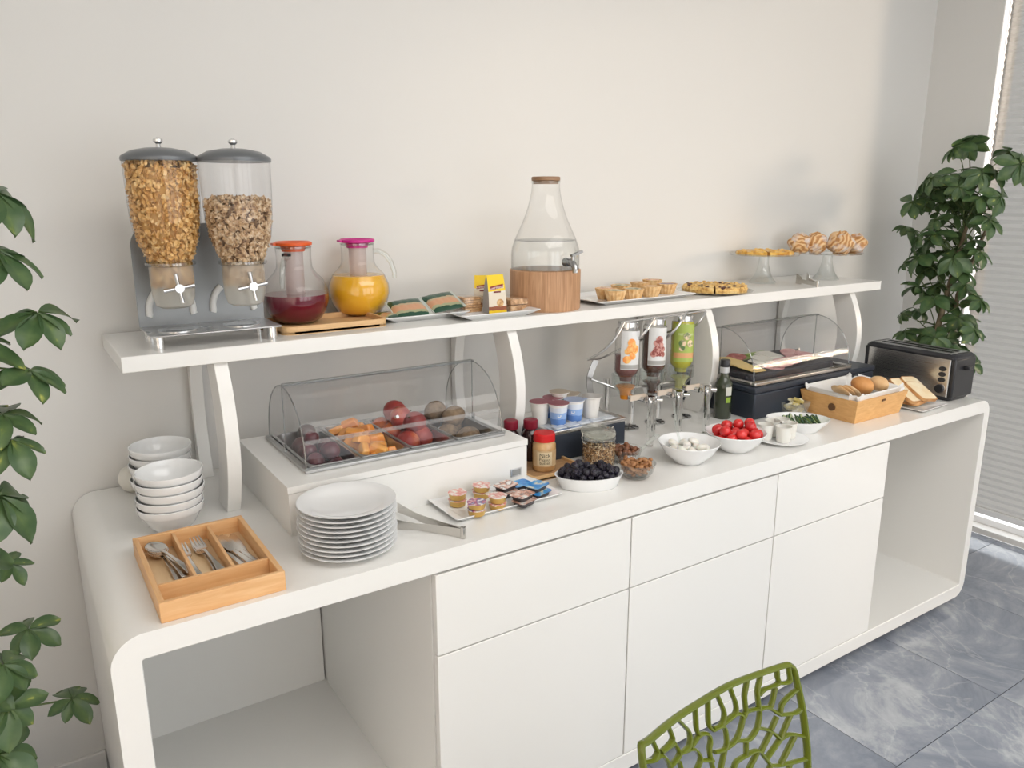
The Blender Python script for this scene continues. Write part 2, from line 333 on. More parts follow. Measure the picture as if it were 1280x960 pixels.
for k in range(3):
    cu_ = thing('cabinet_unit', labs[k], 'cabinet', ((d[k]+d[k+1])/2, 0, zb+t), 0, 'base cabinets built into the white counter')
    hw = (d[k+1]-d[k])/2; H_ = T-t-zb-t
    body = MB().box(-hw, -hw+.018, .024, yb-.003, .0, H_).box(hw-.018, hw, .024, yb-.003, 0, H_).box(-hw+.018, hw-.018, yb-.02, yb-.003, 0, H_).box(-hw+.018, hw-.018, .024, yb-.02, .001, .018).box(-hw+.018, hw-.018, .024, yb-.02, H_-.018, H_-.001)
    body.obj('body', LACQ, cu_)
    zd = .6325-zb-t
    B(-hw+.0022, hw-.0022, .001, .021, zd+.0018, H_-.006).obj('drawer_front', LACQ, cu_, bevel=.0015)
    B(-hw+.0022, hw-.0022, .001, .021, .002, zd-.0018).obj('door', LACQ, cu_, bevel=.0015)
# ================================================================== RAISED SHELF
shf = thing('raised_shelf', 'long white raised shelf on curved legs standing on the counter', 'shelf', (0, 0, T))
sx0, sx1, sy0, sy1 = .1274, 3.1002, .481, D-.006
B(sx0, sx1, sy0, sy1, S-.0383-T, S-T).obj('shelf_board', LACQ, shf, bevel=.002)
hl = S-.0383-T
def legprof(front):
    pts = []; N = 14
    for k in range(N+1):
        s_ = k/N; bow = .055*(1-(2*s_-1)**2); y = .498-bow if front else .79+bow*.7; pts.append((y, s_*hl))
    for k in range(N, -1, -1):
        s_ = k/N; bow = .055*(1-(2*s_-1)**2); y = .588-bow*.9 if front else .85; pts.append((y, s_*hl))
    return pts
for lx in (.3295, 1.181, 2.032, 2.902):
    for fr in (True, False):
        pf = legprof(fr); lg = MB(); lg.loft([[(lx, y, z) for y, z in pf], [(lx+.034, y, z) for y, z in pf]]); lg.obj('leg', LACQ, shf, bevel=.0015)
# ================================================================== SHELF: CEREAL DISPENSER
cdp = thing('cereal_dispenser', 'steel double cereal dispenser with two clear hoppers and chrome knobs', 'cereal dispenser', (.198, .51, S))
TR = .036
B(0, .31, 0, .165, TR-.004, TR).obj('drip_tray', STEEL, cdp, bevel=.002)
bp_ = [(0, TR), (.31, TR), (.31, .235)]+[(.31-.055*(1-math.cos(a)), .235+.055*math.sin(a)) for a in [k*PI/16 for k in range(1, 9)]]+[(.055-.055*math.sin(a), .235+.055*math.cos(a)) for a in [k*PI/16 for k in range(9)]]
bpm = MB(); bpm.loft([[(x, .16, z) for x, z in bp_], [(x, .166, z) for x, z in bp_]]); bpm.obj('back_plate', SILV, cdp)
for fx in (.02, .288):
    for fy in (.018, .145): MB().lathe([(.0125, 0), (.0125, TR-.004)], 20, (fx, fy, 0)).obj('foot', CHROME, cdp)
hop = []
for k, (px, py) in enumerate(((199.5, 197), (292.5, 198))):
    c = at(px, py, 1.772); hop.append((c.x-.198, c.y-.51))
HP = [(.047, .205), (.060, .232), (.071, .262), (.0765, .302), (.0790, .345), (.0800, .39), (.0805, .437)]
for cx, cy in hop:
    h = MB().lathe(HP, 40, (cx, cy, 0)); h.f.pop(); h.f.pop(); h.m.pop(); h.m.pop()
    hp = h.obj('hopper', ACRYL, cdp, sharp=60)
    MB().lathe([(.0515, .196), (.056, .199), (.056, .205), (.047, .207)], 32, (cx, cy, 0)).obj('collar', ACRYLE, cdp)
    cup = MB().lathe([(.030, .098), (.041, .104), (.047, .125), (.049, .16), (.049, .198)], 32, (cx, cy, 0)); cup.f.pop(); cup.m.pop(); cup.obj('dosing_chamber', FROST, cdp)
    ld = MB().lathe([(.0828, .434), (.0838, .440), (.0815, .445), (.06, .457), (.03, .463), (0, .464)], 40, (cx, cy, 0)).obj('lid', LIDG, cdp)
    MB().lathe([(.006, .462), (.005, .472), (.011, .477), (.011, .482), (.004, .486), (0, .486)], 16, (cx, cy, 0)).obj('lid_knob', CHROME, ld)
    kz, ky = .150, cy-.075
    kn = MB().tube([(cx, cy-.045, kz), (cx, ky, kz)], .006, 10); kn.tube([(cx, ky+.006, kz), (cx, ky-.009, kz)], .010, 14)
    for q in range(4):
        a = q*PI/2+.15; kn.tube([(cx+math.cos(a)*.006, ky, kz+math.sin(a)*.006), (cx+math.cos(a)*.034, ky, kz+math.sin(a)*.034)], [.0038, .0054], 10)
    kn.obj('turning_knob', P('knob_chrome', (.62, .62, .63), .16, 1), cdp)
    # pale arched cut-outs on the plate behind each chamber
    for sg in (-1, 1):
        arc = [(cx+.012+sg*(.052*math.sin(a)+.0), .157, .075+.062*math.cos(a)) for a in [PI*.18+k*(PI*.36)/8 for k in range(9)]]+[(cx+.012+sg*.0535, .157, .062)]
        MB().ribbon(arc, .018, .003, (0, 1, 0)).xf(Matrix.Identity(4)).obj('arched_guide', P('guide_white', (.78, .79, .78), .4), cdp) if False else MB().tube(arc, .0085, 10).obj('arched_guide', P('guide_white', (.74, .75, .74), .4), cdp)
    MB().lathe([(.046, TR), (.046, TR+.002), (.040, TR+.003), (.036, TR+.001), (0, TR+.001)], 32, (cx+.008, .072, 0)).obj('drip_dish', CHROME, cdp)
def cereal(name, label, cx, cy, ztop, mat, mat2, n, flake, seed):
    rnd = random.Random(seed); pr = [(r*.90, z) for r, z in HP]
    def rad(z):
        for (r0, z0), (r1, z1) in zip(pr, pr[1:]):
            if z0 <= z <= z1: return r0+(r1-r0)*(z-z0)/(z1-z0)
        return pr[-1][0] if z > .4 else pr[0][0]
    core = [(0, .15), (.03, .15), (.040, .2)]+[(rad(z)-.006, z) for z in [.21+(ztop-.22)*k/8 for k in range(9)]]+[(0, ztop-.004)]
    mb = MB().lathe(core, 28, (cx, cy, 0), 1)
    for i in range(n):
        top = rnd.random() < .16; z = rnd.uniform(.150, ztop); r = rad(max(z, .205))*rnd.uniform(.95, 1.03); a = rnd.uniform(0, 2*PI)
        if z < .2: r = .043*rnd.uniform(.8, 1)
        if top: z = ztop+rnd.uniform(-.004, .008); r *= math.sqrt(rnd.random())
        p = Vector((cx+r*math.cos(a), cy+r*math.sin(a), z)); rot = Euler((rnd.uniform(0, 6), rnd.uniform(0, 6), rnd.uniform(0, 6))).to_matrix()
        if flake:
            s_ = rnd.uniform(.0042, .0082); c2 = .35
            pts = [(-s_, -.3*s_, c2*s_), (0, -.65*s_, 0), (s_, -.25*s_, c2*s_), (.9*s_, .4*s_, c2*s_*.8), (0, .6*s_, .1*s_), (-.9*s_, .4*s_, c2*s_*.7)]
            mb.add([p+rot @ Vector(q) for q in pts], [(0, 1, 4, 5), (1, 2, 3, 4)], i % 2*2)
        else:
            s_ = rnd.uniform(.0035, .0105); q = [(s_, 0, 0), (-s_, 0, 0), (0, s_*.8, 0), (0, -s_*.9, 0), (0, 0, s_*.7), (0, 0, -s_*.7)]
            mb.add([p+rot @ Vector(u) for u in q], [(0, 2, 4), (2, 1, 4), (1, 3, 4), (3, 0, 4), (2, 0, 5), (1, 2, 5), (3, 1, 5), (0, 3, 5)], i % 3 if i % 3 != 1 else 0)
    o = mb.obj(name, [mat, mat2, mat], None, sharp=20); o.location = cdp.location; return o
FLK = food('corn_flake', [(.3, (.60, .30, .07)), (.5, (.84, .52, .19)), (.75, (.95, .74, .40))], 70, .5, .2)
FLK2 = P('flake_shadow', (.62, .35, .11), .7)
GRA = food('granola', [(.32, (.20, .10, .045)), (.48, (.56, .37, .20)), (.70, (.84, .70, .52))], 90, .6, .3)
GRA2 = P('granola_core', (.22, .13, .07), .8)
tag(cereal('corn_flakes', '', hop[0][0], hop[0][1], .428, FLK, FLK2, 3600, True, 3), 'golden corn flakes filling the clear cereal hopper', 'cereal', kind='stuff')
tag(cereal('granola', '', hop[1][0], hop[1][1], .345, GRA, GRA2, 2600, False, 5), 'brown granola clusters half filling the clear cereal hopper', 'cereal', kind='stuff')
# ================================================================== JUGS ON BOARD
p0, p1 = at(357, 420, S), at(486, 408, S)
bw, bd = p1.x-p0.x+.01, .20
bo = thing('serving_board', 'low bamboo tray under the two juice jugs', 'tray', ((p0.x+p1.x)/2, p0.y+bd/2-.002, S))
MB().prism(rrect(bw, bd, .03), 0, .008).obj('base', BAMB, bo)
MB().loft([loop(rrect(bw, bd, .03), .002), loop(rrect(bw, bd, .03), .022), loop(rrect(bw-.016, bd-.016, .023), .022), loop(rrect(bw-.016, bd-.016, .023), .008)], False, False).obj('rim', BAMB, bo)
def jug(px, py, level, jcol, lidcol, label, handle_ang, lname):
    c = at(px, py, S+.008); t_ = thing('juice_jug', label, 'jug', (c.x, c.y, S+.008))
    pr = [(0, .002), (.045, .0), (.066, .012), (.082, .035), (.0905, .066), (.089, .092), (.077, .121), (.058, .141), (.049, .156), (.0475, .18), (.049, .212)]
    g = MB().lathe(pr, 48); g.f.pop(); g.m.pop(); g.obj('glass_body', GLASS, t_, sharp=60)
    MB().lathe([(.0475, .208), (.0505, .210), (.0505, .2145), (.0475, .2145), (.0475, .208)], 40).obj('glass_rim', GLASST, t_)
    def rr(z):
        for (r0, z0), (r1, z1) in zip(pr[1:], pr[2:]):
            if z0 <= z <= z1: return r0+(r1-r0)*(z-z0)/(z1-z0)
    zz = [.004, .012, .024, .035, .05, .066, .08, .092, .105, .121, .13]; lp = [(0, .004)]+[(rr(z)-.0015, z) for z in zz if z < level]+[(rr(level)-.0015, level), (0, level)]
    MB().lathe(lp, 48).obj('juice', jcol, t_, sharp=40)
    li = MB().lathe([(0, .219), (.03, .220), (.034, .224), (.046, .227), (.052, .224), (.052, .217), (.043, .215), (.034, .213), (.031, .200), (0, .200)], 40)
    li.box(-.058, -.046, -.012, .012, .218, .224); li.obj('lid', lidcol, t_)
    inf = MB().lathe([(.025, level-.02), (.026, .20)], 28); inf.obj('infuser_tube', thin('infuser', (.9, .85, .85), .3, .3, 1.4, haze=.55, hcol=(.85, .76, .74)), t_)
    ca, sa = math.cos(handle_ang), math.sin(handle_ang)
    hp = [(.047, .188), (.062, .190), (.083, .178), (.098, .155), (.106, .128), (.107, .108)]
    hd = MB().tube([(ca*r, sa*r, z) for r, z in hp], [.009, .0085, .008, .008, .0075, .006], 12); hd.obj('handle', GLASST, t_)
    return t_
camang = lambda c: math.atan2(CY-c.y, CX-c.x)
JR = P('berry_juice', (.15, .005, .022), .12, coat=.4)
JO = P('orange_juice', (.86, .47, .03), .15, coat=.4, sss=.15)
jr = jug(372.5, 403, .082, JR, P('orange_lid', (.80, .12, .02), .35), 'glass jug of dark red juice with an orange lid', -2.2, '')
jo = jug(450.5, 393, .120, JO, P('magenta_lid', (.62, .015, .26), .35), 'glass jug of orange juice with a magenta lid', -.42, '')
MB().box(-.012, .012, -.004, .004, .19, .198).xf(Matrix.Rotation(-2.2+PI/2, 4, 'Z')).xf(Matrix.Translation((math.cos(-2.2)*.058, math.sin(-2.2)*.058, 0))).obj('handle_badge', BLK, jr)
# ================================================================== RECTANGULAR PLATES
def rplate(name, label, cx, cy, w_, d_, z, h=.018, rz=0, flat=.72, mat=CERAM, grp=None):
    t_ = MB(); r = .008
    a, bq = rrect(w_*flat, d_*flat, r), rrect(w_, d_, r); c2, d2 = rrect(w_-.008, d_-.008, r), rrect(w_*flat-.004, d_*flat-.004, r)
    t_.loft([loop(a, 0), loop(bq, h-.002), loop(bq, h), loop(c2, h), loop(d2, .005)])
    return tag(t_.obj(name, mat, None), label, 'plate', grp, (cx, cy, z), (0, 0, rz))
q0, q1 = at(482, 399, S+.018), at(588, 389, S+.018)
rplate('serving_plate', 'flared white rectangular plate under green cracker packets', (q0.x+q1.x)/2+.005, q0.y+.085, q1.x-q0.x, .15, S)
PK = banded('cracker_pack_print', 1, [(0, (.008, .06, .03)), (.26, (.36, .37, .22)), (.36, (.62, .32, .17)), (.60, (.50, .38, .22)), (.68, (.008, .065, .032))], .28, 9.0, .5, .16, 35, .4)
def pack(name, w_, d_, h, mat, label, cat, loc, rot, grp=None):
    mb = MB(); nx, ny = 14, 8
    def pt(i, j, sgn):
        u, v = 2*i/nx-1, 2*j/ny-1; k = (1-u**4)*(1-v**4); return (u*w_/2, v*d_/2, sgn*h/2*k**.5+(.0015*math.sin(i*2.1+j)*(1-abs(v))))
    for sgn in (1, -1):
        mb.add([pt(i, j, sgn) for i in range(nx+1) for j in range(ny+1)], [(i*(ny+1)+j, (i+1)*(ny+1)+j, (i+1)*(ny+1)+j+1, i*(ny+1)+j+1) for i in range(nx) for j in range(ny)])
    for sx in (-1, 1): mb.box(sx*w_/2-.003, sx*w_/2+.007, -d_/2*.97, d_/2*.97, -.0006, .0006, 1)
    return tag(mb.obj(name, [mat, P('crimp_silver', (.55, .60, .55), .3, .3)], None, sharp=60), label, cat, grp, loc, rot)
ks = [((513, 388), .034, -.06), ((556, 384), .044, .03)]
lbs = ['green cracker packet lying next to the orange juice jug', 'green cracker packet leaning on the other one beside the crispbread stack']
for (pp, h0, rz), lb in zip(ks, lbs):
    c = at(*pp, S+.03); pack('cracker_packet', .105, .095, .024, PK, lb, 'packet', (c.x, c.y+.015, S+h0), (.42, -.10 if h0 > .04 else -.06, rz), 'green cracker packets on the white plate')
c = at(505, 394, S+.02); pack('cracker_packet', .115, .085, .018, PK, 'green cracker packet lying flat underneath the other two', 'packet', (c.x+.0, c.y+.04, S+.018), (0, 0, .1), 'green cracker packets on the white plate')
q0, q1 = at(580, 396, S+.018), at(672, 385, S+.018)
pcx, pcy = (q0.x+q1.x)/2, q0.y+.075
rplate('serving_plate', 'flared white rectangular plate under crispbread stacks and yellow bags', pcx, pcy, q1.x-q0.x, .13, S)
CRB = food('crispbread', [(.35, (.42, .22, .09)), (.55, (.70, .44, .23)), (.75, (.82, .62, .40))], 80, .6, .5)
WRAP = thin('cellophane', (.97, .95, .92), 1.3, .12, 1.5, base=.04)
def crisp(label, px, py, n, w_, d_, th):
    c = at(px, py, S+.006); t_ = thing('crispbread_stack', label, 'crispbread', (c.x, c.y+d_/2, S+.0065))
    for i in range(n):
        o_ = MB().prism(rrect(w_, d_, .006, 3), 0, th*.86).obj('slice', CRB, t_, bevel=.002); o_.location = (R_.uniform(-.002, .002), R_.uniform(-.002, .002), i*th)
    B(-w_/2-.004, w_/2+.004, -d_/2-.004, d_/2+.004, 0.0, n*th+.003).obj('wrapper', WRAP, t_, bevel=.004)
crisp('wrapped stack of crispbread slices between cracker packets and yellow bags', 592, 391, 6, .062, .07, .0078)
crisp('wrapped pair of rusks in front of the wooden water dispenser', 652, 388.5, 2, .078, .07, .020)
# yellow snack bags
BAGM = banded('bag_print', 2, [(0, (.86, .60, .01)), (.10, (.30, .08, .03)), (.20, (.74, .66, .54)), (.56, (.74, .70, .62)), (.60, (.88, .62, .01))], .28, 8.6, 0, .05, 40, .3)
BAGS = P('bag_yellow', (.86, .60, .01), .3); BAGG = P('bag_side', (.32, .31, .30), .35)
def bag(label, px, py, sc_, rz, front):
    c = at(px, py, S+.007); t_ = thing('snack_bag', label, 'bag', (c.x, c.y+.012, S+.007), rz, 'yellow snack bags on the white plate')
    w_, d_, h = .066*sc_, .034*sc_, .116*sc_; lo = []
    for k in range(9):
        s_ = k/8; dd = d_*(1-s_**2.2)*.5+.0012; ww = w_*(.5-.04*s_); lo.append([(-ww, -dd, s_*h), (ww, -dd, s_*h), (ww*.93, 0, s_*h), (ww, dd, s_*h), (-ww, dd, s_*h), (-ww*.93, 0, s_*h)])
    mb = MB(); mb.loft(lo); mb.m = [1 if (i < 48 and i % 6 in (1, 2, 4, 5)) else 0 for i in range(len(mb.f))]
    mb.obj('bag_body', [BAGM, BAGG], t_, sharp=30)
    def yf(z): s_ = z/h; return -(d_*(1-s_**2.2)*.5+.0012)-.0006
    bn = MB(); N = 8
    top = [(-.9+1.8*k/N) for k in range(N+1)]
    bn.loft([[(u*w_*.40, yf(h*(.66+.03*u)), h*(.66+.03*u-.055)) for u in top], [(u*w_*.40, yf(h*(.66+.03*u)), h*(.66+.03*u+.07)) for u in top]], False, False, False); bn.obj('banner', P('banner_red', (.30, .03, .03), .35), t_)
    textmesh('Germinal', .0135*sc_, lambda x, y: (x, yf(h*.66+y)-.0006, h*.672+y+.45*x*.12), 'brand_lettering', P('print_white', (.85, .80, .76), .4), t_)
    B(-w_*.2, w_*.2, yf(h*.55)-.0004, yf(h*.55), h*.535, h*.575).obj('banner_small', P('banner_dark', (.20, .03, .03), .35), t_)
    pc = MB().ball((w_*.14, yf(h*.24)+.004, h*.25), (w_*.26, .0055, h*.13), 12, 8); pc.obj('printed_biscuit', food('print_biscuit', [(.4, (.36, .15, .05)), (.6, (.72, .48, .22))], 60, .4, 0), t_)
    return t_
bag('yellow and white snack bag standing beside the wooden water dispenser', 621, 391, 1.0, .03, True)
bag('yellow and grey snack bag half hidden behind the other bag', 607, 386.5, .92, -.55, False)
# ================================================================== WATER DISPENSER
c = atb(681, 391, S, .113)
wd = thing('water_dispenser', 'glass water dispenser with a wooden sleeve base and silver tap', 'water dispenser', (c.x, c.y, S))
MB().lathe([(.113, 0), (.115, .004), (.115, .126), (.111, .128), (.111, .02), (0, .02)], 56).obj('wooden_sleeve', OAK, wd)
WP = [(.109, .021), (.1105, .13), (.1105, .172), (.108, .195), (.099, .222), (.085, .252), (.070, .285), (.058, .318), (.050, .35), (.0455, .372), (.044, .398)]
g = MB().lathe(WP, 56); g.f.pop(); g.m.pop(); g.obj('glass_bottle', GLASS, wd, sharp=60)
MB().lathe([(.1085, .13), (.1085, .172), (.106, .195), (.098, .220)], 56).obj('water', WATER, wd, sharp=60)
MB().lathe([(.0985, .2185), (.0985, .2205), (.094, .2205), (0, .2200)], 56).obj('water_surface', WATERT, wd)
MB().lathe([(.044, .396), (.048, .398), (.048, .402), (.044, .403)], 40).obj('glass_lip', GLASST, wd)
MB().lathe([(.040, .394), (.040, .403), (.0455, .404), (.0455, .414), (.043, .416), (0, .416)], 40).obj('wooden_lid', LIDW, wd)
ta = math.atan2(CY-c.y, CX-c.x)+.62
tp = MB().tube([(.108, 0, .168), (.128, 0, .168)], .014, 16); tp.tube([(.126, 0, .168), (.146, 0, .167), (.158, 0, .155), (.160, 0, .138)], [.011, .011, .010, .009], 14); tp.tube([(.146, 0, .17), (.146, 0, .19)], .006, 10)
tp.ribbon([(.146, -.006, .190), (.146, .012, .195), (.146, .034, .202)], [.012, .012, .014], .006, (1, 0, 0)); tp.xf(Matrix.Translation((0, 0, -.012)) @ Matrix.Rotation(ta, 4, 'Z')); tp.obj('tap', P('tap_pewter', (.40, .40, .40), .22, 1), wd)
# ================================================================== TARTS
q0, q1, q2 = at(765, 383, S), at(852, 372.5, S), at(727, 371, S+.018)
pcx, pcy = (q0.x+q1.x)/2+.005, q0.y+.135
tw = (q1.x-q0.x)+.10
rplate('tart_plate', 'long flared white plate holding eight fruit tarts', pcx, pcy, tw, .25, S, .016, 0, .80)
CRU = food('tart_crust', [(.35, (.66, .38, .15)), (.6, (.84, .58, .30)), (.8, (.92, .72, .44))], 60, .65, .3)
TOPS = [food('top_custard', [(.4, (.62, .34, .14)), (.6, (.80, .58, .34))], 70, .5, .3), food('top_green', [(.35, (.20, .19, .08)), (.55, (.55, .50, .33)), (.7, (.72, .68, .55))], 60, .5, .4),
        food('top_apricot', [(.4, (.60, .22, .06)), (.6, (.80, .42, .16))], 50, .25, .2, coat=.4), food('top_berry', [(.4, (.05, .015, .05)), (.6, (.22, .04, .12))], 60, .25, .4, coat=.4)]
def tart(px, py, k, lab):
    c = atb(px, py, S+.006, .03); t_ = thing('fruit_tart', lab, 'tart', (c.x, c.y, S+.0055), R_.uniform(0, 6), 'tarts on the long white plate')
    def fl_(r, z, n=48, amp=.0016): return [((r+amp*math.cos(16*2*PI*k2/n))*math.cos(2*PI*k2/n), (r+amp*math.cos(16*2*PI*k2/n))*math.sin(2*PI*k2/n), z) for k2 in range(n)]
    mb = MB(); mb.loft([fl_(.026, 0), fl_(.036, .034), fl_(.038, .037), fl_(.034, .038), fl_(.0325, .033)]); mb.obj('crust', CRU, t_)
    MB().lathe([(.0325, .031), (.030, .036), (.02, .0385), (0, .039)], 24).obj('filling', TOPS[k], t_)
tl = [((757, 374.5), 2, 'apricot tart beside the glass water dispenser'), ((769, 377.5), 1, 'pistachio topped tart at the plate edge beside the apricot tart'), ((776, 370), 1, 'pistachio topped tart behind the front row of tarts'),
      ((791, 375), 1, 'pistachio topped tart between two front row tarts'), ((800, 366.5), 0, 'custard tart in the back row next to the stacked one'), ((813, 371.5), 0, 'golden custard tart at the plate edge near the cookies'),
      ((815, 362.5), 2, 'apricot tart in the back row behind the custard tart'), ((833, 368), 3, 'dark berry tart at the end near the cookies')]
for pp, k, lab in tl: tart(pp[0], pp[1], k, lab)
# ================================================================== COOKIE PLATE + CAKE STANDS
c0, c1 = at(846, 362, S+.01), at(940, 362, S+.01)
cc = (c0+c1)/2; cr = (c1-c0).length/2
tag(MB().lathe([(0, 0), (cr*.6, 0), (cr, .009), (cr, .011), (cr*.6, .004), (0, .004)], 48).obj('glass_plate', thin('plate_glass', (.90, .91, .90), 1, .05, haze=.25), None), 'round glass plate holding crumbly cake slices', 'plate', None, (cc.x, cc.y, S))
PIE = food('crumble', [(.35, (.42, .20, .05)), (.5, (.78, .50, .16)), (.7, (.90, .70, .34))], 60, .6, .6)
FIG = P('fig_filling', (.09, .03, .02), .35)
def wedge(r, a0, a1, h, lumps, rnd):
    mb = MB(); N = 10; lo = []
    for z, k in ((0, .97), (h*.55, 1), (h, .95)):
        lo.append([(0.004*math.cos((a0+a1)/2), .004*math.sin((a0+a1)/2), z)]+[(r*k*math.cos(a0+(a1-a0)*i/N), r*k*math.sin(a0+(a1-a0)*i/N), z) for i in range(N+1)])
    mb.loft(lo)
    for _ in range(lumps):
        a = rnd.uniform(a0+.08, a1-.08); rr = r*math.sqrt(rnd.uniform(.04, .95)); s_ = rnd.uniform(.005, .010); mb.ball((rr*math.cos(a), rr*math.sin(a), h), (s_, s_*.8, s_*.6), 6, 4, None, 0 if rnd.random() < .75 else 1)
    return mb
rn = random.Random(11)
for k in range(7):
    a0 = k*2*PI/7+.3; o_ = wedge(cr*.86, a0+.03, a0+2*PI/7-.03, .022, 16, rn).obj('cake_slice', [PIE, FIG], None)
    tag(o_, 'crumbly fig cake slice on the round glass plate', 'cake slice', 'cake slices on the glass plate', (cc.x, cc.y, S+.0055))
SG = thin('stand_glass', (.92, .935, .93), 1.3, .04, 1.5, base=.06, haze=.06)
def stand(label, c, r, h):
    t_ = thing('cake_stand', label, 'cake stand', (c.x, c.y, S))
    MB().lathe([(0, h-.006), (.03, h-.006), (r, h+.001), (r+.002, h+.006), (r, h+.008), (r-.006, h+.003), (0, h)], 56).obj('plate', SG, t_)
    MB().lathe([(.055, 0), (.057, .004), (.050, .012), (.043, .02), (.034, .035), (.027, .055), (.021, .08), (.020, h-.006)], 32).obj('foot', SG, t_)
    return t_
p1_ = at(956, 356, S); p1_ = Vector((p1_.x+.02, p1_.y+.04, S))
s1 = at(955.5, 317, 1.452); s2 = at(1035, 315.5, 1.447)
stand('low glass cake stand holding golden tart slices', Vector((s1.x, s1.y, 0)), .142, .117)
stand('glass cake stand holding sugar dusted pastry twists', Vector((s2.x, s2.y, 0)), .142, .112)
GOLD = food('golden_tart', [(.35, (.58, .27, .04)), (.55, (.84, .50, .10)), (.75, (.92, .66, .22))], 40, .4, .5, coat=.2)
for k in range(5):
    a0 = k*2*PI/5+.2; o_ = wedge(.118, a0+.05, a0+2*PI/5-.05, .016, 14, rn).obj('tart_slice', [GOLD, GOLD], None)
    tag(o_, 'golden glazed tart slice on the low glass stand', 'tart slice', 'tart slices on the low glass stand', (s1.x, s1.y, S+.1178))
m, nt, b = nodes('pastry'); mp = coords(nt, (1, 1, 1), True); wv = nt.nodes.new('ShaderNodeTexWave'); wv.inputs['Scale'].default_value = 22; wv.inputs['Distortion'].default_value = 9; wv.inputs['Detail'].default_value = 2; wv.bands_direction = 'DIAGONAL'
nt.links.new(mp.outputs[0], wv.inputs['Vector']); r = ramp(nt, [(.1, (.50, .23, .075)), (.5, (.72, .40, .16)), (.9, (.84, .58, .32))]); nt.links.new(wv.outputs['Fac'], r.inputs[0])
nn = nt.nodes.new('ShaderNodeTexNoise'); nn.inputs['Scale'].default_value = 24; nn.inputs['Detail'].default_value = 5; nt.links.new(mp.outputs[0], nn.inputs['Vector']); r2 = ramp(nt, [(.50, (0, 0, 0)), (.66, (1, 1, 1))]); nt.links.new(nn.outputs['Fac'], r2.inputs[0])
mx = nt.nodes.new('ShaderNodeMix'); mx.data_type = 'RGBA'; nt.links.new(r2.outputs[0], mx.inputs[0]); nt.links.new(r.outputs[0], mx.inputs[6]); mx.inputs[7].default_value = (.80, .74, .72, 1); nt.links.new(mx.outputs[2], b.inputs['Base Color']); b.inputs['Roughness'].default_value = .55
bump(nt, b, wv.outputs['Fac'], .6, .004); PAST = m
def twist(ph): return lambda d, th, p: 1+.09*math.sin(3*p+5*th+ph)+.04*math.sin(5*th-2*p)
zst = S+.1125
for k, (px, py, rx, rz_, lb) in enumerate(((998, 317, .050, .052, 'sugar dusted pastry twist at the stand edge above the tart slices'), (1019, 317, .038, .054, 'narrow golden pastry twist between two larger ones'), (1049, 317.5, .058, .057, 'largest sugar dusted pastry twist on the glass stand'), (1069, 316.5, .044, .050, 'pastry twist partly behind the largest one'))):
    c = atb(px, py, zst, .04); o_ = MB().ball((0, 0, rz_*.82), (rx, .045, rz_*.86), 28, 18, twist(k*1.7)).obj('pastry_twist', PAST, None, sharp=80)
    tag(o_, lb, 'pastry', 'pastries on the glass cake stand', (c.x, c.y, zst-.002), (0, 0, k*.9))
# cake tongs on the shelf
a_, b_ = at(977, 349, S+.012), at(1021, 357, S+.006)
tg = thing('cake_tongs', 'steel cake tongs lying on the raised shelf below the cake stands', 'tongs', (b_.x, b_.y, S))
for y2, spread in ((0, -.02), (.05, .055)):
    e_ = Vector((a_.x-b_.x, (a_.y-b_.y)*.4+y2, .030 if y2 == 0 else .02)); mb = MB()
    mb.ribbon([(0, 0, .012), e_*.4+Vector((0, 0, .004)), e_*.72, e_*.76, e_], [.016, .016, .016, .034, .044], .002, (0, 0.25, 1)); mb.obj('arm', CUTL, tg)
MB().tube([(0.004, .0, 0.0), (.004, 0, .024)], .007, 12).obj('spring_end', CUTL, tg)
# ================================================================== BOWLS AND PLATES
BOWL = [(0, .003), (.036, .0), (.040, .004), (.058, .022), (.075, .050), (.0795, .054), (.082, .070), (.0795, .0705), (.076, .054), (.056, .026), (.036, .010), (0, .009)]
bowl0 = None
def bowls(cx, cy, n, dz, labs, grp, rnd):
    global bowl0
    for k in range(n):
        loc = (cx+rnd.uniform(-.004, .004), cy+rnd.uniform(-.004, .004), T+k*dz)
        rot = (rnd.uniform(-.02, .02), rnd.uniform(-.02, .02), 0)
        lb = labs[0] if k == 0 else labs[2] if k == n-1 else labs[1]
        if bowl0 is None: bowl0 = tag(MB().lathe([(r*.93, z) for r, z in BOWL], 56).obj('cereal_bowl', CERAM, None, sharp=50), lb, 'bowl', grp, loc, rot); o_ = bowl0
        else: o_ = dup(bowl0, loc, rot, lb); o_['group'] = grp
rb = random.Random(4)
c = atb(219, 668, T, .036)
bowls(c.x, c.y, 5, .0205, ['white bowl at the bottom of the stack behind the cutlery tray', 'white bowl in the middle of the stack behind the cutlery tray', 'top white bowl of the stack behind the cutlery tray'], 'bowl stack behind the cutlery tray', rb)
bowls(c.x+.012, c.y+.205, 5, .0215, ['white bowl at the bottom of the stack against the wall', 'white bowl in the middle of the stack against the wall', 'top white bowl of the stack against the wall'], 'bowl stack against the wall', rb)
c = at(163, 612, T)
tag(MB().lathe([(0, 0), (.018, 0), (.031, .008), (.040, .027), (.040, .043), (.032, .061), (.016, .071), (.008, .074), (0, .074)], 36).obj('salt_pot', P('pot_white', (.78, .76, .70), .45), None), 'small round white pot beside the bowl stack against the wall', 'pot', None, (c.x+.012, min(c.y, .80), T))
PL = [(0, .002), (.062, 0), (.066, .003), (.088, .010), (.118, .0185), (.119, .0205), (.116, .0205), (.088, .013), (.070, .0065), (0, .006)]
c = atb(437, 701, T, .066); plate0 = None
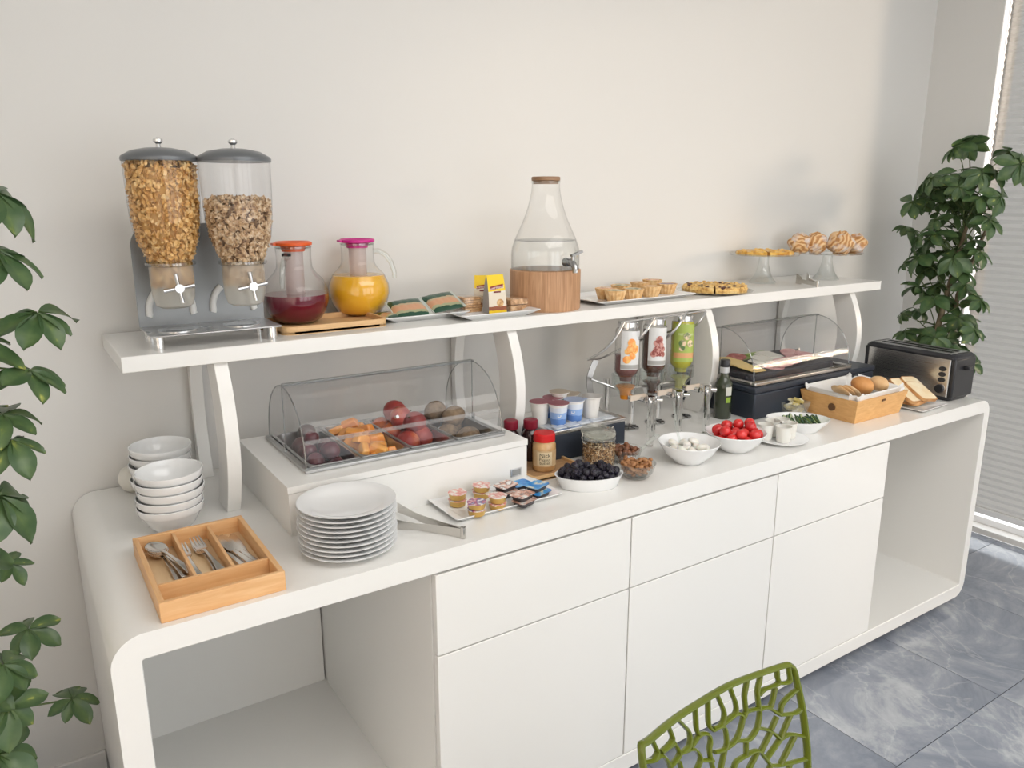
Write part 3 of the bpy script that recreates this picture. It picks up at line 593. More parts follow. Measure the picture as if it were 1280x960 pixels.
for k in range(10):
    loc = (c.x+rb.uniform(-.002, .002), c.y+rb.uniform(-.002, .002), T+k*.0112); lb = 'top white dinner plate of the tall stack' if k == 9 else 'white dinner plate at the bottom of the stack' if k == 0 else 'white dinner plate within the tall stack beside the tongs'
    if plate0 is None: plate0 = tag(MB().lathe([(r*.93, z) for r, z in PL], 64).obj('dinner_plate', CERAM, None, sharp=50), lb, 'plate', 'stack of white dinner plates', loc)
    else: dup(plate0, loc, (0, 0, 0), lb)
# ================================================================== CUTLERY TRAY
tx0, tx1, ty0, ty1, th = .094, .332, .016, .360, .042
tr = thing('cutlery_tray', 'pine cutlery tray with four compartments on the counter end', 'cutlery tray', (tx0, ty0, T))
W_, D_ = tx1-tx0, ty1-ty0; tk = .011
B(tk, W_-tk, tk, D_-tk, .001, .006).obj('base', wood('tray_base', (.80, .60, .36), (.72, .50, .28), 8, (8, 1, 8)), tr)
for a in ((0, W_, 0, tk), (0, W_, D_-tk, D_)): B(*a, 0, th).obj('side_wall', TRAYW, tr, bevel=.0015)
for a in ((0, tk), (W_-tk, W_)): B(*a, tk, D_-tk, 0, th).obj('side_wall', wood('tray_pine_y', (.80, .50, .25), (.70, .38, .16), 10, (9, 1, 9)), tr, bevel=.0015)
B(tk, W_-tk, .080, .088, .006, th-.002).obj('divider', TRAYW, tr, bevel=.001)
for x in (.079, .154): B(x, x+.007, .088, D_-tk, .006, th-.003).obj('divider', MATS['tray_pine_y'], tr, bevel=.001)
def handle_pts(L_, z=0): return [(0, -L_, z), (0, -L_*.85, z+.002), (0, -L_*.5, z+.004), (0, -L_*.15, z+.006), (0, 0, z+.004)]
def spoon(label):
    t_ = thing('spoon', label, 'spoon', (0, 0, 0), 0, 'spoons in the cutlery tray')
    MB().ribbon(handle_pts(.125), [.019, .016, .008, .006, .008], [.0022, .0022, .003, .003, .003]).obj('handle', CUTL, t_, bevel=.0008)
    mb = MB(); lo = []
    for k in range(9):
        q = k/8; a, bq = .0205*q, .031*q; z = -.009*(1-q*q)+.004
        lo.append([(max(a, .0003)*math.cos(2*PI*j/24), .027+max(bq, .0003)*math.sin(2*PI*j/24), z) for j in range(24)])
    mb.loft(lo, True, False); mb.obj('bowl', CUTL, t_, solid=.0014, sharp=80); return t_
def fork(label):
    t_ = thing('fork', label, 'fork', (0, 0, 0), 0, 'forks in the cutlery tray')
    MB().ribbon(handle_pts(.125), [.019, .016, .008, .006, .009], [.0022, .0022, .003, .003, .003]).obj('handle', CUTL, t_, bevel=.0008)
    MB().ribbon([(0, -.004, .004), (0, .004, .003), (0, .012, .001), (0, .026, .001)], [.009, .018, .024, .025], .0022).obj('neck', CUTL, t_, bevel=.0006)
    for k in range(4):
        x = -.0108+.0072*k; MB().ribbon([(x, .025, .001), (x, .045, .003), (x*.95, .066, .009)], [.0044, .0038, .0022], .002).obj('tine', CUTL, t_)
    return t_
def knife(label):
    t_ = thing('knife', label, 'knife', (0, 0, 0), 0, 'knives in the cutlery tray')
    MB().ribbon([(0, -.10, 0), (0, -.07, 0), (0, -.02, 0), (0, 0, 0)], [.0165, .015, .0115, .011], [.007, .007, .006, .006]).obj('handle', CUTL, t_, bevel=.002)
    MB().ribbon([(0, 0, 0), (0, .006, 0), (.001, .06, 0), (.002, .095, 0), (.005, .108, 0)], [.009, .016, .019, .017, .006], .0016).obj('blade', CUTL, t_); return t_
ox, oy, oz = tx0, ty0, T+.0075
def put(o, x, y, z, rz, rx=0): o.location = (ox+x, oy+y, oz+z); o.rotation_euler = (rx, 0, rz); return o
put(spoon('bottom steel spoon of the three nested spoons'), .046, .268, .006, .12, .03); put(spoon('middle steel spoon of the three nested spoons'), .048, .262, .014, .20, .03); put(spoon('top steel spoon of the three nested spoons'), .047, .258, .022, .30, .03)
put(fork('lone steel fork leaning at the divider beside the spoons'), .094, .236, .004, .05, .03); put(fork('lower steel fork of the pair beside the knives'), .128, .238, .003, .06, .0); put(fork('upper steel fork of the pair beside the knives'), .129, .240, .011, .10, .02)
for k, (x, y, z, rz, lb) in enumerate(((.174, .220, .003, .16, 'broad table knife lying next to the forks'), (.186, .212, .008, .20, 'table knife lying across the broad knife'), (.193, .216, .003, .12, 'table knife in the middle of the knives'), (.201, .205, .006, .18, 'table knife near the outer wall of the tray'), (.208, .206, .003, .05, 'table knife against the outer wall of the tray'))): put(knife(lb), x, y, z, rz)
# ================================================================== TONGS
e_ = at(583, 670, T+.008)
tg = thing('serving_tongs', 'long steel serving tongs lying beside the plate stack', 'tongs', (e_.x-.004, e_.y+.008, T))
f1, f2 = at(500, 632, T+.025), at(500, 657, T+.012)
for f_, n_ in ((f1, 1), (f2, 2)):
    v = Vector((f_.x-e_.x+.006, f_.y-e_.y-.006, 0)); mb = MB(); z = .016 if n_ == 1 else .012; perp = Vector((-v.y, v.x, 0)).normalized()*(.010 if n_ == 1 else -.004)
    mb.ribbon([(0, 0, z), v*.25+perp*.8+Vector((0, 0, z)), v*.6+perp+Vector((0, 0, z)), v*.75+perp*.7+Vector((0, 0, z)), v*1.05+Vector((0, 0, z))], [.024, .022, .019, .017, .026], .0016, (0, 0, 1)); mb.obj('arm', CUTL, tg)
MB().tube([(0, 0, .002), (0, 0, .029)], .0065, 14).obj('spring_end', CUTL, tg)
# ================================================================== JAM PORTION PLATE
q0, q1 = at(578, 654, T+.012), at(702, 619, T+.012)
rplate('portion_plate', 'long white rectangular plate with jam and spread portions', .945, .188, .325, .165, T, .013, 0, .86)
GOLDM = P('gold_foil', (.62, .40, .12), .32, .55)
def portion(px, py, z, lidmat, lb):
    c = at(px, py, T+.007); t_ = thing('jam_portion', lb, 'jam cup', (c.x, c.y, T+.006+z), R_.uniform(0, 6), 'gold jam portions on the white plate')
    MB().lathe([(.0175, 0), (.0205, .002), (.0225, .014), (.0235, .0155), (.0235, .0165), (0, .0165)], 28).obj('cup', GOLDM, t_)
    mb = MB().lathe([(.0245, .0166), (.0245, .0176), (0, .0180)], 28); mb.box(.022, .030, -.006, .006, .0166, .0174); mb.obj('foil_lid', lidmat, t_)
LIDP = [food('lid_red', [(.40, (.80, .76, .70)), (.54, (.70, .22, .18)), (.62, (.8, .74, .68))], 55, .35, 0), food('lid_mixed', [(.38, (.80, .78, .76)), (.50, (.50, .10, .16)), (.58, (.12, .10, .28)), (.66, (.82, .78, .75))], 50, .35, 0)]
for px, py, nm, l in ((572, 631, 'jam portion', 0), (602, 621, 'jam portion', 0), (596, 643, 'jam portion', 1), (622, 635, 'jam portion', 0)):
    wh = {572: 'next to the serving tongs', 602: 'beside the spread tubs', 596: 'with the purple printed lid', 622: 'between the purple lid and the spread tubs'}[px]
    portion(px, py, 0, LIDP[l], 'lower gold jam cup of the stack '+wh); portion(px, py, .0182, LIDP[l], 'upper gold jam cup of the stack '+wh)
def tub(px, py, z, rz, lidmat, lb, grp, w_=.062, d_=.046):
    c = at(px, py, T+.007); t_ = thing('spread_portion', lb, 'spread tub', (c.x, c.y, T+.006+z), rz, grp)
    MB().loft([loop(rrect(w_*.74, d_*.74, .006), 0), loop(rrect(w_*.86, d_*.84, .008), .011), loop(rrect(w_, d_, .009), .0115), loop(rrect(w_, d_, .009), .0125)]).obj('tub', P('tub_dark', (.055, .05, .055), .35), t_)
    MB().prism(rrect(w_, d_, .009), .0127, .0133).obj('foil_lid', lidmat, t_); return t_
NUT = food('lid_spread', [(.36, (.80, .78, .75)), (.50, (.62, .30, .20)), (.56, (.16, .10, .10)), (.64, (.82, .80, .78))], 45, .3, 0)
BLU = food('lid_blue', [(.40, (.02, .22, .62)), (.52, (.10, .40, .75)), (.60, (.82, .76, .55))], 35, .3, 0)
G = 'spread tubs on the white plate'
tub(632, 619, .0, .25, NUT, 'lower dark spread tub of the pair nearest the riser box', G); tub(632, 617, .0140, .28, NUT, 'upper dark spread tub of the pair nearest the riser box', G)
tub(655, 630, .0, .30, NUT, 'lower dark spread tub of the pair at the plate front edge', G); tub(653, 629, .0140, .34, NUT, 'upper dark spread tub of the pair at the plate front edge', G)
G = 'blue lidded tubs on the white plate'
tub(650, 609, .0, .1, BLU, 'blue lidded tub in front of the metal plaque', G); tub(674, 619, .0, .3, BLU, 'lower blue lidded tub beside the dark spread tubs', G); tub(671, 617, .0140, .36, BLU, 'upper blue lidded tub beside the dark spread tubs', G)
# ================================================================== RISER BOX WITH FRUIT PANS
bx0, bx1, by0, by1, bh = .421, 1.096, .263, .70, .124
rbx = thing('riser_box', 'white chilled riser box carrying the fruit pans', 'box', (bx0, by0, T))
W_, D_ = bx1-bx0, by1-by0; wl = .02
for a in ((0, W_, 0, wl), (0, W_, D_-wl, D_), (0, wl, wl, D_-wl), (W_-wl, W_, wl, D_-wl)): B(*a, 0, bh-.018).obj('side_panel', LACQ, rbx)
hx0, hx1, hy0, hy1 = .07, W_-.04, .066, .40
for a in ((-.002, W_+.002, -.002, hy0), (-.002, W_+.002, hy1, D_+.002), (-.002, hx0, hy0, hy1), (hx1, W_+.002, hy0, hy1)): B(*a, bh-.0165, bh).obj('top_panel', LACQ, rbx)
B(W_-.055, W_-.02, -.0035, -.0005, .022, .046).obj('metal_plaque', STEEL, rbx, bevel=.001)
B(W_-.051, W_-.024, -.0042, -.0034, .026, .042).obj('plaque_window', P('plaque_grey', (.30, .30, .29), .3), rbx)
fx0_, fx1_, fy0_, fy1_ = .484, 1.063, .322, .672
fr = thing('fruit_display_tray', 'steel fruit tray frame with a clear roll-top cover', 'food display', (fx0_, fy0_, T+bh))
W_, D_ = fx1_-fx0_, fy1_-fy0_
for a in ((0, W_, 0, .014), (0, W_, D_-.014, D_), (0, .014, .014, D_-.014), (W_-.014, W_, .014, D_-.014)): B(*a, .0, .010).obj('frame_rail', PANST, fr, bevel=.003)
def dome(parent, W_, D_, z0, h, split=True, rail=True):
    N = 20; c = (D_)/2; a = D_/2-.012
    def arc(k0, k1, s_=1.0): return [(c-a*s_*math.cos(PI*k/N), z0+h*s_*math.sin(PI*k/N)**.9) for k in range(k0, k1+1)]
    for nm, k0, k1, s_ in (('front_cover', 0, 10, 1.0), ('rear_cover', 10, 20, .985)):
        pr = arc(k0, k1, s_); x0, x1 = (.006, W_-.006) if nm == 'front_cover' else (.010, W_-.010)
        mb = MB(); mb.loft([[(x0, y, z) for y, z in pr], [(x1, y, z) for y, z in pr]], False, False, False)
        for x in (x0, x1):
            pts = [(x, y, z) for y, z in pr]; cen = (x, c, z0); n0 = len(mb.v); mb.v += pts+[cen]; mb.f += [(n0+i, n0+i+1, n0+len(pts)) for i in range(len(pts)-1)]; mb.m += [0]*(len(pts)-1)
        o_ = mb.obj(nm, ACRYL, parent, sharp=50)
        for x in (x0, x1): MB().tube([(x, y, z) for y, z in pr], .0018, 6).obj('cover_edge', ACRYLE, o_)
        if nm == 'front_cover':
            MB().box(x0, x1, c-.012, c+.004, z0+h-.001, z0+h+.005).obj('ridge', ACRYLE, o_, bevel=.001)
            for x in (x0, x1): B(x-.001, x+.001, c-.002, c+.002, z0, z0+h).obj('cover_seam', ACRYLE, o_)
            k = 3; y, z = pr[k]; g_ = MB().tube([(W_*.44, y, z), (W_*.44, y-.016, z+.006)], [.0035, .0045], 12); g_.obj('knob', PANST, o_)
    y, z = arc(0, N)[2]
    MB().ribbon([(.008, y-.001, z), (W_-.008, y-.001, z)], .010, .0015, (0, .4, 1)).obj('cover_lip', thin('lip', (.93, .93, .93), 1.0, .08, 1.5, haze=.16), parent)
    MB().box(.0, W_, .0, .006, z0-.004, z0+.003).obj('front_lip', ACRYLE, parent)
    for x in (.002, W_-.006): B(x, x+.004, c-.008, c+.008, z0-.004, z0+.016).obj('hinge', ACRYLE, parent)
dome(fr, W_, D_, .012, .176)
PW = (W_-.028)/4
PANB = .045
pans = []
fruit_names = ['dark plums', 'orange melon pieces', 'red nectarines', 'brown kiwis']
for k in range(4):
    x0 = fx0_+.014+PW*k; cx, cy = x0+PW/2, (fy0_+fy1_)/2; w_, d_ = PW-.002, D_-.030
    mb = MB(); z = .0112
    mb.loft([loop(rrect(w_-.0, d_, .006), z+.0006), loop(rrect(w_-.014, d_-.014, .022), z+.0006), loop(rrect(w_-.018, d_-.02, .024), z-.012), loop(rrect(w_-.026, d_-.03, .024), -PANB), ], False, True)
    tag(mb.obj('steel_pan', PANST, None, solid=.0012), 'rectangular steel pan holding '+fruit_names[k], 'pan', 'steel pans in the fruit tray', (cx, cy, T+bh)); pans.append((cx, cy, w_-.03, d_-.036))
zf = T+bh-PANB+.002
PLUM = food('plum', [(.35, (.035, .005, .010)), (.6, (.10, .010, .020)), (.8, (.17, .02, .035))], 18, .35, .1, coat=.2)
DRKP = food('prune', [(.4, (.035, .02, .018)), (.7, (.12, .05, .045))], 22, .35, .15, coat=.1)
MEL = food('melon', [(.35, (.78, .28, .04)), (.6, (.90, .42, .08)), (.8, (.95, .56, .18))], 16, .28, .15, coat=.3, sss=.1)
NEC = food('nectarine', [(.30, (.16, .008, .010)), (.54, (.34, .025, .016)), (.72, (.66, .18, .04))], 11, .45, .05, coat=.05)
KIW = food('kiwi', [(.3, (.13, .085, .045)), (.6, (.24, .16, .09)), (.8, (.32, .23, .13))], 60, .8, .3)
rh = random.Random(21)
cx, cy, w_, d_ = pans[0]
pl0 = {}
for i, (x, y, z, r) in enumerate(heap(15, in_rect(cx-w_/2, cx+w_/2, cy-d_/2, cy+d_/2), lambda: rh.uniform(.021, .027), zf, rh)):
    kd = 'purple' if y < cy+.03 or i % 3 else 'dark'; lb = 'dark red plum in the steel pan' if kd == 'purple' else 'blackish prune in the steel pan'
    if kd not in pl0: pl0[kd] = tag(MB().ball((0, 0, 0), (.0255, .0235, .0235), 18, 12, lambda d_2, a, p: 1-.05*max(0, math.cos(p))**8).obj('plum', PLUM if kd == 'purple' else DRKP, None), lb, 'plum', lb.split(' in')[0]+'s in the first pan', (x, y, z)); o_ = pl0[kd]
    else: o_ = dup(pl0[kd], (x, y, z))
    o_.rotation_euler = (rh.uniform(0, 6), rh.uniform(0, 6), rh.uniform(0, 6)); o_.scale = (r/.024,)*3
cx, cy, w_, d_ = pans[1]; m0 = None
for i, (x, y, z, r) in enumerate(heap(34, in_rect(cx-w_/2, cx+w_/2, cy-d_/2, cy+d_/2), lambda: rh.uniform(.016, .021), zf, rh)):
    if m0 is None:
        mb = MB(); mb.loft([[(-.026, -.013, -.012), (.024, -.015, -.013), (.026, .012, -.012), (-.024, .015, -.011)], [(-.022, -.010, .012), (.020, -.009, .013), (.018, .008, .012), (-.020, .010, .013)]])
        m0 = tag(mb.obj('melon_piece', MEL, None, bevel=.004), 'cut orange melon piece in the steel pan', 'melon piece', 'melon pieces in the second pan', (x, y, z)); o_ = m0
    else: o_ = dup(m0, (x, y, z))
    o_.rotation_euler = (rh.uniform(-.5, .5), rh.uniform(-.5, .5), rh.uniform(0, 6)); o_.scale = (r/.017, r/.017, r/.018)
cx, cy, w_, d_ = pans[2]; n0 = None
for (ux, uy, uz) in ((-.035, .11, 0), (.03, .115, .0), (-.03, .04, .0), (.034, .045, 0), (.0, .085, .052), (-.01, .02, .050), (.025, -.035, .0), (.012, -.02, .040), (-.03, -.06, 0)):
    loc = (cx+ux, cy+uy, zf+.036+uz)
    if n0 is None:
        n0 = thing('nectarine', 'red nectarine piled in the steel pan', 'nectarine', loc, 0, 'nectarines in the third pan')
        MB().ball((0, 0, 0), (.0345, .035, .033), 24, 16, lambda d_2, a, p: 1-.07*math.exp(-(a/.25)**2)-.025*math.exp(-((p-PI)/.12)**2)*math.sin(a)).obj('flesh', NEC, n0, sharp=80); MB().tube([(0, 0, .029), (.001, 0, .036)], .002, 6).obj('stem', P('stem_brown', (.10, .06, .03), .8), n0); o_ = n0
    else: o_ = dup(n0, loc)
    o_.rotation_euler = (rh.uniform(-1, 1), rh.uniform(-1, 1), rh.uniform(0, 6))
cx, cy, w_, d_ = pans[3]; k0 = None
for (ux, uy, uz, rz) in ((-.02, .10, .0, .2), (.022, .03, .0, .5), (-.025, -.03, 0, .3), (.012, -.085, 0, .1), (-.01, .075, .044, .4), (.012, .0, .042, .2), (.0, -.12, 0, 1.4)):
    loc = (cx+ux, cy+uy, zf+.029+uz)
    if k0 is None: k0 = tag(MB().ball((0, 0, 0), (.042, .0305, .0295), 22, 14).obj('kiwi', KIW, None), 'fuzzy brown kiwi in the steel pan', 'kiwi', 'kiwis in the fourth pan', loc); o_ = k0
    else: o_ = dup(k0, loc)
    o_.rotation_euler = (0, rh.uniform(-.2, .2), rz+.2)
# ================================================================== DRESSING BOTTLES, BOARD, PEANUT BUTTER
q = at(672, 603, T)
bd_ = thing('small_board', 'small wooden board under the peanut butter jar', 'board', (1.195, .335, T))
MB().prism(rrect(.185, .20, .02), 0, .007).obj('base', BAMBD, bd_)
MB().loft([loop(rrect(.185, .20, .02), .003), loop(rrect(.185, .20, .02), .015), loop(rrect(.171, .186, .014), .015), loop(rrect(.171, .186, .014), .007)], False, False).obj('rim', BAMB, bd_)
for px, py, lb in ((650, 575, 'dark sauce bottle with a crimson cap beside the riser box'), (678, 570, 'dark sauce bottle with a crimson cap behind the peanut butter jar')):
    c = at(px, py, T+.01); c = Vector((1.145 if px < 660 else 1.20, .42 if px < 660 else .395, 0)); t_ = thing('sauce_bottle', lb, 'bottle', (c.x, c.y, T+.0085))
    MB().lathe([(0, 0), (.026, 0), (.028, .004), (.028, .07), (.024, .085), (.016, .095), (.016, .1)], 28).obj('glass_body', P('dark_sauce', (.03, .012, .012), .12, coat=.5), t_)
    MB().lathe([(.021, .098), (.022, .1), (.022, .122), (.019, .125), (0, .1255)], 28).obj('cap', P('crimson_cap', (.22, .012, .03), .35), t_)
c = atb(680, 590, T+.01, .035)
pb = thing('peanut_butter_jar', 'peanut butter jar with a bright red screw cap', 'jar', (c.x, c.y, T+.0085))
MB().lathe([(0, 0), (.031, 0), (.034, .004), (.034, .012), (.0345, .014), (.0345, .066), (.034, .068), (.034, .078), (.029, .087), (.0275, .09)], 40).obj('jar_body', food('peanut_butter', [(.4, (.50, .28, .11)), (.6, (.62, .38, .17))], 25, .2, 0, coat=.5), pb)
mb = MB(); N = 60
cap = [[((.0315+.0004*(k % 2))*math.cos(2*PI*k/N), (.0315+.0004*(k % 2))*math.sin(2*PI*k/N), z) for k in range(N)] for z in (.088, .108)]
mb.loft([cap[0], cap[1], [(.029*math.cos(2*PI*k/N), .029*math.sin(2*PI*k/N), .111) for k in range(N)]]); mb.obj('screw_cap', P('red_cap', (.60, .012, .015), .35), pb)
fa = math.atan2(CY-c.y, CX-c.x)+.12
def cyl(r, a0): return lambda x, y: (r*math.cos(a0+x/r), r*math.sin(a0+x/r), y)
lab_ = MB(); N = 20
lab_.loft([[(.0349*math.cos(fa-1.25+2.5*k/N), .0349*math.sin(fa-1.25+2.5*k/N), z) for k in range(N+1)] for z in (.016, .064)], False, False, False); lab_.obj('label', food('kraft_label', [(.40, (.50, .33, .17)), (.62, (.64, .47, .27))], 20, .6, 0), pb)
lab_ = MB(); lab_.loft([[(.0352*math.cos(fa-.72+1.3*k/N), .0352*math.sin(fa-.72+1.3*k/N), z) for k in range(N+1)] for z in (.020, .060)], False, False, False); lab_.obj('label_panel', P('label_cream', (.70, .58, .38), .6), pb)
INK = P('ink_black', (.02, .02, .018), .6)
for s_, z, sz in (('Nick', .050, .0175), ('Peanut', .0375, .0125), ('butter', .0275, .0125)):
    f_ = cyl(.0355, fa-.05); textmesh(s_, sz, lambda x, y, z=z: f_(x, y+z), 'lettering', INK, pb)
# ================================================================== YOGURT COOLER
yx0, yx1, yy0, yy1, yh = 1.245, 1.535, .345, .520, .098
yb_ = thing('yogurt_cooler', 'black cooler box with steel rim carrying yogurt pots', 'cooler box', (yx0, yy0, T))
W_, D_ = yx1-yx0, yy1-yy0
B(0, W_, 0, D_, 0, yh-.012).obj('box_body', NAVY, yb_, bevel=.004)
for a in ((-.003, W_+.003, -.003, .012), (-.003, W_+.003, D_-.012, D_+.003), (-.003, .012, .012, D_-.012), (W_-.012, W_+.003, .012, D_-.012)): B(*a, yh-.012, yh).obj('rim', STEELX, yb_, bevel=.002)
B(.012, W_-.012, .012, D_-.012, yh-.012, yh-.006).obj('tray', P('tray_frost', (.62, .65, .68), .3), yb_)
ICE = food('ice_pack', [(.4, (.50, .55, .62)), (.6, (.72, .75, .78))], 30, .25, .2)
for i in range(5):
    o_ = MB().prism(rrect(.044, .030, .006), 0, .007).obj('ice_cell', ICE, yb_, bevel=.002); o_.location = (.05+i*.048, .032, yh-.006)
YB = banded('yogurt_print', 2, [(0, (.80, .82, .84)), (.10, (.12, .26, .62)), (.34, (.30, .46, .78)), (.60, (.70, .76, .86)), (.80, (.86, .86, .86))], .3, 14.0, 0, .10, 50)
YW = P('yogurt_white', (.80, .78, .74), .35)
FOILS = [P('foil_silver', (.62, .60, .58), .3, .6), P('foil_rose', (.32, .10, .13), .35, .2), P('foil_tan', (.50, .42, .33), .35, .3), P('foil_blue', (.40, .48, .68), .35, .3)]
yg = {}
def yog(u, v, kind, foil, lb):
    t_ = thing('yogurt_pot', lb, 'yogurt pot', (yx0+u, yy0+v, T+yh-.0055), R_.uniform(-.3, .3), 'yogurt pots on the cooler')
    MB().lathe([(0, 0), (.0225, 0), (.0235, .003), (.0295, .058), (.0325, .060), (.0325, .0625), (0, .0625)], 28).obj('pot', YB if kind else YW, t_)
    mb = MB().lathe([(.0335, .0626), (.0335, .0635), (0, .0638)], 28); mb.box(.028, .041, -.010, .010, .0626, .0632); mb.obj('foil_lid', FOILS[foil], t_)
    t_.scale = (1.0, 1.0, 1.12)
    if kind:
        f_ = cyl(.0268, -PI/2-.55); textmesh('B', .024, lambda x, y: f_(x, y+.034), 'printed_letter', P('print_white2', (.85, .86, .88), .4), t_)
for u, v, kd, fo, lb in ((.072, .068, 1, 1, 'blue printed yogurt pot next to the shelf leg at the ice cells'), (.140, .075, 1, 3, 'blue printed yogurt pot in the middle of the front row'), (.212, .080, 0, 0, 'plain white yogurt pot with silver foil lid'),
                         (.035, .115, 0, 1, 'white yogurt pot with rose lid beside the shelf leg'), (.100, .135, 1, 1, 'blue printed yogurt pot in the back row with rose lid'), (.170, .143, 0, 2, 'white yogurt pot in the back row with tan lid')): yog(u, v, kd, fo, lb)
t_ = thing('yogurt_pot', 'white yogurt pot with tan lid stacked on the back row', 'yogurt pot', (yx0+.128, yy0+.138, T+yh+.0585), .5, 'yogurt pots on the cooler'); MB().lathe([(0, 0), (.0225, 0), (.026, .016), (.0325, .018), (.0325, .0205), (0, .0205)], 28).obj('pot', YW, t_); MB().lathe([(.0335, .0206), (.0335, .0215), (0, .0218)], 28).obj('foil_lid', FOILS[2], t_)
# ================================================================== CLIP JAR
c = atb(741, 583, T, .048); c = Vector((1.358, .262, 0))
cj = thing('clip_jar', 'glass clip-top jar of mixed seeds with its lid tilted', 'jar', (c.x, c.y, T))
g = MB().lathe([(0, 0), (.046, 0), (.0495, .005), (.0495, .068), (.046, .078), (.047, .088)], 40); g.f.pop(); g.m.pop(); g.obj('glass_body', GLASS, cj, sharp=60)
MB().lathe([(.045, .078), (.049, .080), (.049, .089), (.045, .089)], 40).obj('glass_collar', GLASST, cj)
ld = MB().lathe([(0, .008), (.030, .008), (.034, .004), (.050, .003), (.053, .006), (.053, .010), (.034, .013), (.030, .015), (0, .015)], 40).obj('glass_lid', thin('lid_glass', (.88, .90, .87), 1.1, .06, 1.5, haze=.30, hcol=(.78, .78, .70)), cj); ld.location = (0, .006, .092); ld.rotation_euler = (.16, -.05, 0)
for sg in (-1, 1): MB().tube([(sg*.049, 0, .072), (sg*.060, .002, .078), (sg*.063, .004, .092), (sg*.058, .006, .106), (sg*.050, .006, .100)], .0019, 8).obj('wire_clip', CUTL, cj)
rs = random.Random(8); mb = MB().lathe([(0, .003), (.044, .003), (.0465, .008), (.0465, .058), (0, .060)], 28, (0, 0, 0), 3)
for i in range(900):
    a = rs.uniform(0, 6.28); z = rs.uniform(.006, .062); r = .0468*rs.uniform(.97, 1.01) if rs.random() < .8 else .045*math.sqrt(rs.random())
    if r < .045: z = .060+rs.uniform(-.003, .006)
    s_ = rs.uniform(.0025, .0055); rot = Euler((rs.uniform(0, 6), rs.uniform(0, 6), rs.uniform(0, 6))).to_matrix(); p_ = Vector((r*math.cos(a), r*math.sin(a), z))
    mb.add([p_+rot @ Vector(u) for u in ((s_, 0, 0), (-s_, 0, 0), (0, s_*.6, 0), (0, -s_*.6, 0), (0, 0, s_*.5), (0, 0, -s_*.5))], [(0, 2, 4), (2, 1, 4), (1, 3, 4), (3, 0, 4), (2, 0, 5), (1, 2, 5), (3, 1, 5), (0, 3, 5)], i % 3)
o_ = mb.obj('seed_mix', [P('seed_tan', (.56, .36, .17), .6), P('seed_dark', (.10, .055, .03), .6), P('seed_pale', (.70, .58, .40), .6), P('seed_core', (.34, .20, .10), .8)], None, sharp=20); tag(o_, 'mixed muesli seeds inside the clip-top jar', 'seeds', None, (c.x, c.y, T), kind='stuff')
# ================================================================== BLACKBERRY DISH
def oval(name, label, cat, cx, cy, a, b2, h, rz, mat=CERAM, base=.70, thick=.004):
    pr = [(0, .001), (base, 0), (base+.04, .003), (.97, h*.9), (1.0, h), (.965, h), (.93, h*.9), (base, .006), (0, .006)]
    mb = MB(); loops = [[(a*r*math.cos(2*PI*k/56), b2*r*math.sin(2*PI*k/56), z) for k in range(56)] for r, z in pr]; mb.loft(loops); o_ = mb.obj(name, mat, None, sharp=50); return tag(o_, label, cat, None, (cx, cy, T), (0, 0, rz))
l_, r_ = at(691, 594, T+.04), at(777, 590, T+.04)
bc = (l_+r_)/2; ba = (r_-l_).length/2; brz = math.atan2(r_.y-l_.y, r_.x-l_.x)
oval('oval_dish', 'white oval dish full of blackberries', 'dish', bc.x+.01, bc.y+.005, ba, .060, .038, brz, base=.80)
bby = None
def berryfn(d_2, a, p):
    row = int(a/(PI/6)); return .90+.20*abs(math.sin(4*p+row*PI/2))**.6*abs(math.sin(6*a))**.6
BLK_B = food('blackberry', [(.4, (.006, .006, .012)), (.7, (.030, .024, .045))], 150, .30, .9, .003)
mt = Matrix.Translation((bc.x+.01, bc.y+.005, 0)) @ Matrix.Rotation(brz, 4, 'Z')
for (x, y, z, r) in heap(60, in_ell(0, 0, ba*.90, .053), lambda: rh.uniform(.009, .0118), T+.008, rh, 30, lambda x, y: T+.008+.012*((x/ba)**2+(y/.06)**2)):
    p_ = mt @ Vector((x, y, z))
    if bby is None: bby = tag(MB().ball((0, 0, 0), (.0118, .0118, .0135), 32, 18, berryfn).obj('blackberry', BLK_B, None, sharp=60), 'blackberry heaped in the white oval dish', 'blackberry', 'blackberries in the oval dish', p_); o_ = bby
    else: o_ = dup(bby, p_)
    o_.rotation_euler = (rh.uniform(0, 6), rh.uniform(0, 6), 0); o_.scale = (r/.011,)*3
# ================================================================== NUT BOWLS
def nutbowl(lb, cx, cy, r, h, nlab, ncat, grp, stops, n, almond):
    t_ = tag(MB().lathe([(0, .002), (r*.55, 0), (r*.62, .003), (r*.85, h*.4), (r, h), (r*.97, h+.0015), (r*.93, h), (r*.80, h*.42), (r*.55, .007), (0, .006)], 44).obj('glass_bowl', thin('bowl_glass', (.93, .94, .935), .9, .04, 1.5, base=.02), None, sharp=50), lb, 'bowl', None, (cx, cy, T))
    mt_ = food(nlab.split(' ')[0]+'_skin', stops, 50, .5, .25); n0 = None
    for (x, y, z, q) in heap(n, in_ell(0, 0, r*.88, r*.88), lambda: rh.uniform(.0062, .0076), T+.008, rh, 14, lambda x, y: T+.008+h*.95*min(1, max(0, (math.hypot(x, y)/r-.45)/.6))):
        if n0 is None: n0 = tag(MB().ball((0, 0, 0), (.0105, .0068, .0052) if almond else (.0078, .0078, .0084), 10, 7).obj(ncat, mt_, None), nlab, ncat, grp, (cx+x, cy+y, z)); o_ = n0
        else: o_ = dup(n0, (cx+x, cy+y, z))
        o_.rotation_euler = (rh.uniform(-.6, .6), rh.uniform(-.6, .6), rh.uniform(0, 6))
c = atb(796, 601, T, .028)
